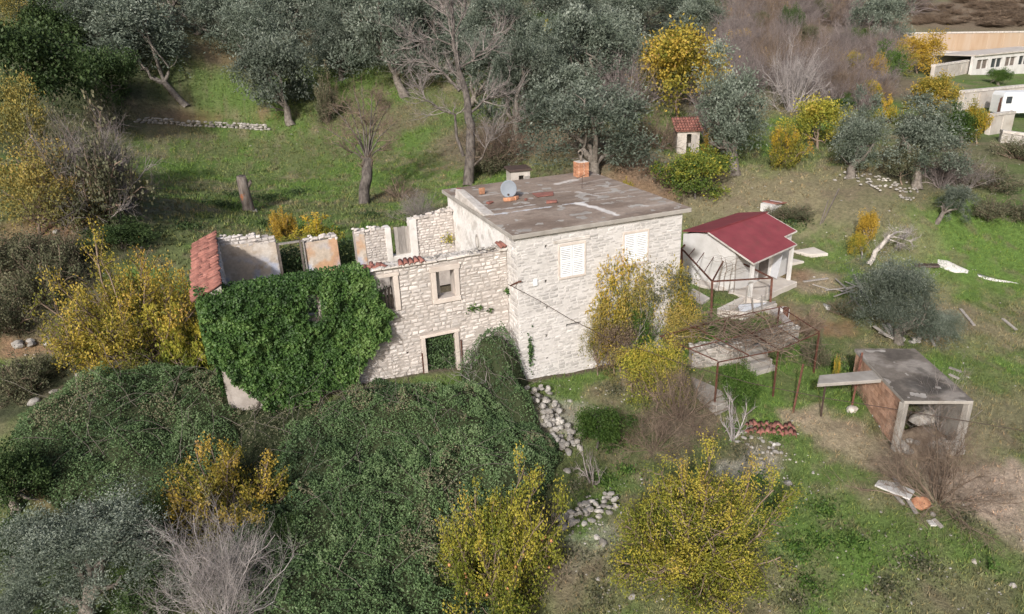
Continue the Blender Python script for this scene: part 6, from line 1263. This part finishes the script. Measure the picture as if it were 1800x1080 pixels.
leaf_patch('wall_plant', 'yellow-green plant in the corner on the inner back wall', -.25, 0, 4.35, .14, .14, 110, 'leaf_yellow', 7.8)
leaf_patch('wall_plant', 'thin streak of creeper low on the white house corner', .55, 0, 1.5, .05, .34, 230, 'leaf_ivy', .1)
# greenery filling the doorway and the roofless rooms
def leaf_volume(name, label, lo, hi, n, Ln, m, cat='plant', kind=None):
    C = r.uniform(lo, hi, (n, 3)); V, Q = leaves(C, np.array([0, 0, .4])[None]*np.ones((n, 1)), Ln, Ln*.65, r, .9)
    tag(link(name, raw_mesh(name, V, Q, attrs={'tint': np.repeat(np.clip(.6*r.random(n)+.5*fbm(C[:, 0], C[:, 2], .5, 4)-.1, 0, 1), 4)}), MATS[m]), label, cat, kind=kind)
leaf_volume('doorway_creeper', 'dark creeper filling the empty doorway of the ruin', (-3.48, 1.16, .3), (-2.30, 1.6, 2.5), 4200, .1, 'leaf_bramble', 'creeper', 'stuff')
leaf_volume('room_greenery', 'dark leafy plants growing inside the roofless ruin', (-10.2, 2.2, 2.0), (-4.2, 7.5, 3.9), 9000, .13, 'leaf_bramble', 'plants', 'stuff')
leaf_volume('back_greenery', 'dark greenery behind the gaps of the ruined back wall', (-8.3, 8.6, 2.6), (-4.4, 9.6, 4.6), 6500, .13, 'leaf_bramble', 'plants', 'stuff')
# ---- bramble mounds
def bramble(name, label, blobs_, nleaf, m, seed, Ln=.074, base=None):
    r = np.random.default_rng(seed); B_ = []
    for px, py, rad, h in blobs_: g = G(px, py); B_.append((g[0], g[1], rad, h))
    def Mh(x, y):
        z = np.zeros(len(x)); wx = x+(fbm(x, y, 1.2, seed)-.5)*1.2; wy = y+(fbm(x, y, 1.2, seed+9)-.5)*1.2
        for bx, by, rad, h in B_:
            d2 = ((wx-bx)**2+(wy-by)**2)/rad**2; z = np.maximum(z, h*np.clip(1-d2, 0, 1)**.75)
        return z*(.58+.76*fbm(x, y, 1.1, seed+3, 3))
    x0, x1 = min(b[0]-b[2] for b in B_)-.8, max(b[0]+b[2] for b in B_)+.8; y0, y1 = min(b[1]-b[2] for b in B_)-.8, max(b[1]+b[2] for b in B_)+.8
    xs, ys = np.arange(x0, x1, .25), np.arange(y0, y1, .25); X, Y = np.meshgrid(xs, ys); X, Y = X.ravel(), Y.ravel(); M_ = Mh(X, Y); Z = H(X, Y)+M_*.86-.12; nx_ = len(xs); i = (np.arange(len(ys)-1)[:, None]*nx_+np.arange(nx_-1)[None]).ravel()
    Q = np.stack([i, i+1, i+nx_+1, i+nx_], -1); Q = Q[(M_[Q] > .06).any(1)]
    t = thing(name, label, 'bramble', (0, 0, 0)); me = raw_mesh('thicket_body', np.stack([X, Y, Z], -1), Q, attrs={'col': np.array([[.035, .045, .02]])*np.ones((len(X), 1))}); link('thicket_body', me, MATS['mound_soil'], t)
    x = r.uniform(x0, x1, nleaf); y = r.uniform(y0, y1, nleaf); m_ = Mh(x, y); px, py, k = project(x, y, H(x, y)+m_); ok = (m_ > .10) & (px > -80) & (px < 1880) & (py < 1160) & ~((y > TY0-.05) & (x > -11.2) & (x < 0.1)) & ~((y > .1) & (x > .05) & (x < 8)); ok &= (fbm(x, y, .55, seed+21, 3) > .40) | (r.random(nleaf) < .35); x, y, m_ = x[ok], y[ok], m_[ok]; n = len(x)
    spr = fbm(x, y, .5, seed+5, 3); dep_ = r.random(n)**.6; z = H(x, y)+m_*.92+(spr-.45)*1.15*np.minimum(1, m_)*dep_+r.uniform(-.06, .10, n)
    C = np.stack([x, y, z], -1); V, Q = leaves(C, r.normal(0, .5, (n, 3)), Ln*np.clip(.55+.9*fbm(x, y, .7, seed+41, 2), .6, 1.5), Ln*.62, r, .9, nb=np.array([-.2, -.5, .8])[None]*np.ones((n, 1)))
    tint = np.clip(.36*r.random(n)+.9*(fbm(x, y, 1.8, seed+7)-.5)+.9*(spr-.5)*dep_+.32+np.where(r.random(n) < .04, .4, 0), 0, 1); dead = fbm(x, y, 1.3, seed+31, 3) > .69; tint = np.where(dead & (r.random(n) < .6), .97, np.minimum(tint, .86))  # relief shade put into the tint: hollows darker, raised sprays lighter; dead patches brown
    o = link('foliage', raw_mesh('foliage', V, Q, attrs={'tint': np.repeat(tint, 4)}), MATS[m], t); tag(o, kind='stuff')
    cn = [wander((bx+r.normal(0, rad*.5), by+r.normal(0, rad*.5), 0), (r.normal(), r.normal(), 1.2), 2.2, 7, .2, -.14, r) for bx, by, rad, h in B_ for _ in range(7)]
    L_ = []
    for P in cn:
        P[:, 2] += float(H(P[0, 0], P[0, 1])+Mh(P[:1, 0], P[:1, 1])[0]*.75); L_.append((P, np.linspace(.012, .004, 8), 3))
    tag(link('cane', tubes_mesh('cane', L_), MATS['bark_olive'], t), kind='stuff'); return t
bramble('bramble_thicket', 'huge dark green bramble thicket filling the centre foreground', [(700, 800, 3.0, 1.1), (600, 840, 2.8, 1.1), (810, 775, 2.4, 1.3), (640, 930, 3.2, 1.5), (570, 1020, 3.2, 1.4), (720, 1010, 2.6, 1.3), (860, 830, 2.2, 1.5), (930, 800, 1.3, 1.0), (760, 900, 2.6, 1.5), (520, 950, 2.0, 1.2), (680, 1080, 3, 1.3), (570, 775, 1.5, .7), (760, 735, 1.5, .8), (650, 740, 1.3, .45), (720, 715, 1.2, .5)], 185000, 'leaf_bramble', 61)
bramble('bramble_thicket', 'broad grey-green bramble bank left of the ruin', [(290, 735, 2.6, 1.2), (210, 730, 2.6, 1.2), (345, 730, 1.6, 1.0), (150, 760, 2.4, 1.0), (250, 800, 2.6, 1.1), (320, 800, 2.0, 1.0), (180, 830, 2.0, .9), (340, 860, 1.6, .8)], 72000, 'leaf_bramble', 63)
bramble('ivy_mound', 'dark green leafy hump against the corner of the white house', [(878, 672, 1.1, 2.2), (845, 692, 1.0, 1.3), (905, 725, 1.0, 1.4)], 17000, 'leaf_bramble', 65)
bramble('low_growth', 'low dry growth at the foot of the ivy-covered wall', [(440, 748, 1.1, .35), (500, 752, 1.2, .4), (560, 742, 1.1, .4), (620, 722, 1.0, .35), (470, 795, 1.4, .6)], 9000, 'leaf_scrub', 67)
# ---- leafy weeds in the meadows
def weeds(name, label, spots, n, Ln, m, seed):
    r = np.random.default_rng(seed); Cs = []
    for px, py, rad in spots:
        g = G(px, py); k = int(n*rad*rad); a = r.uniform(0, 6.28, k); q = np.abs(r.normal(0, .5, k))*rad; x = g[0]+np.cos(a)*q; y = g[1]+np.sin(a)*q; Cs.append(np.stack([x, y, H(x, y)+r.uniform(.02, .22, k)], -1))
    C = np.vstack(Cs); V, Q = leaves(C, np.array([0, 0, .5])[None]*np.ones((len(C), 1)), Ln, Ln*.5, r, .8, nb=np.array([0, -.3, 1.])[None]*np.ones((len(C), 1)))
    tag(link(name, raw_mesh(name, V, Q, attrs={'tint': np.repeat(r.random(len(C)), 4)}), MATS[m]), label, 'weeds', kind='stuff')
weeds('weeds', 'dark green nettles in patches on the meadow behind the ruin', [(470, 350, 1.6), (395, 362, 1.4), (520, 340, 1.3), (420, 345, 1.2), (470, 395, 1.0), (330, 400, 1.2), (650, 380, 1), (1390, 390, 1.3), (1360, 385, 1.0)], 260, .16, 'leaf_dark', 71)
weeds('weeds', 'green weeds in patches through the front yard grass', [(1450, 900, .9), (1500, 960, .9), (1440, 960, .8), (1400, 970, .8), (1530, 690, .9), (1510, 660, .8), (1545, 715, .7), (1460, 640, .9), (1430, 620, .8), (1365, 775, .5), (1290, 760, .7), (1080, 780, .9), (1060, 850, .8), (1420, 1030, .8), (1100, 830, .7), (1740, 1000, .5), (1020, 760, .6), (1330, 850, .9), (1360, 900, .8)], 420, .11, 'leaf_green', 72)
weeds('weeds', 'grey-green thistly weeds low in the front yard', [(1300, 800, 1.0), (1340, 870, .9), (1080, 690, 1.0), (1010, 860, .8), (1000, 980, .9), (1090, 1000, 1.2), (1400, 1060, 1.0), (1250, 1060, 1.2), (900, 1060, .9), (1620, 1000, 1.3), (1560, 1040, 1.2), (1700, 920, .9), (960, 900, .9), (1050, 1060, 1.0)], 320, .10, 'leaf_scrub', 73)
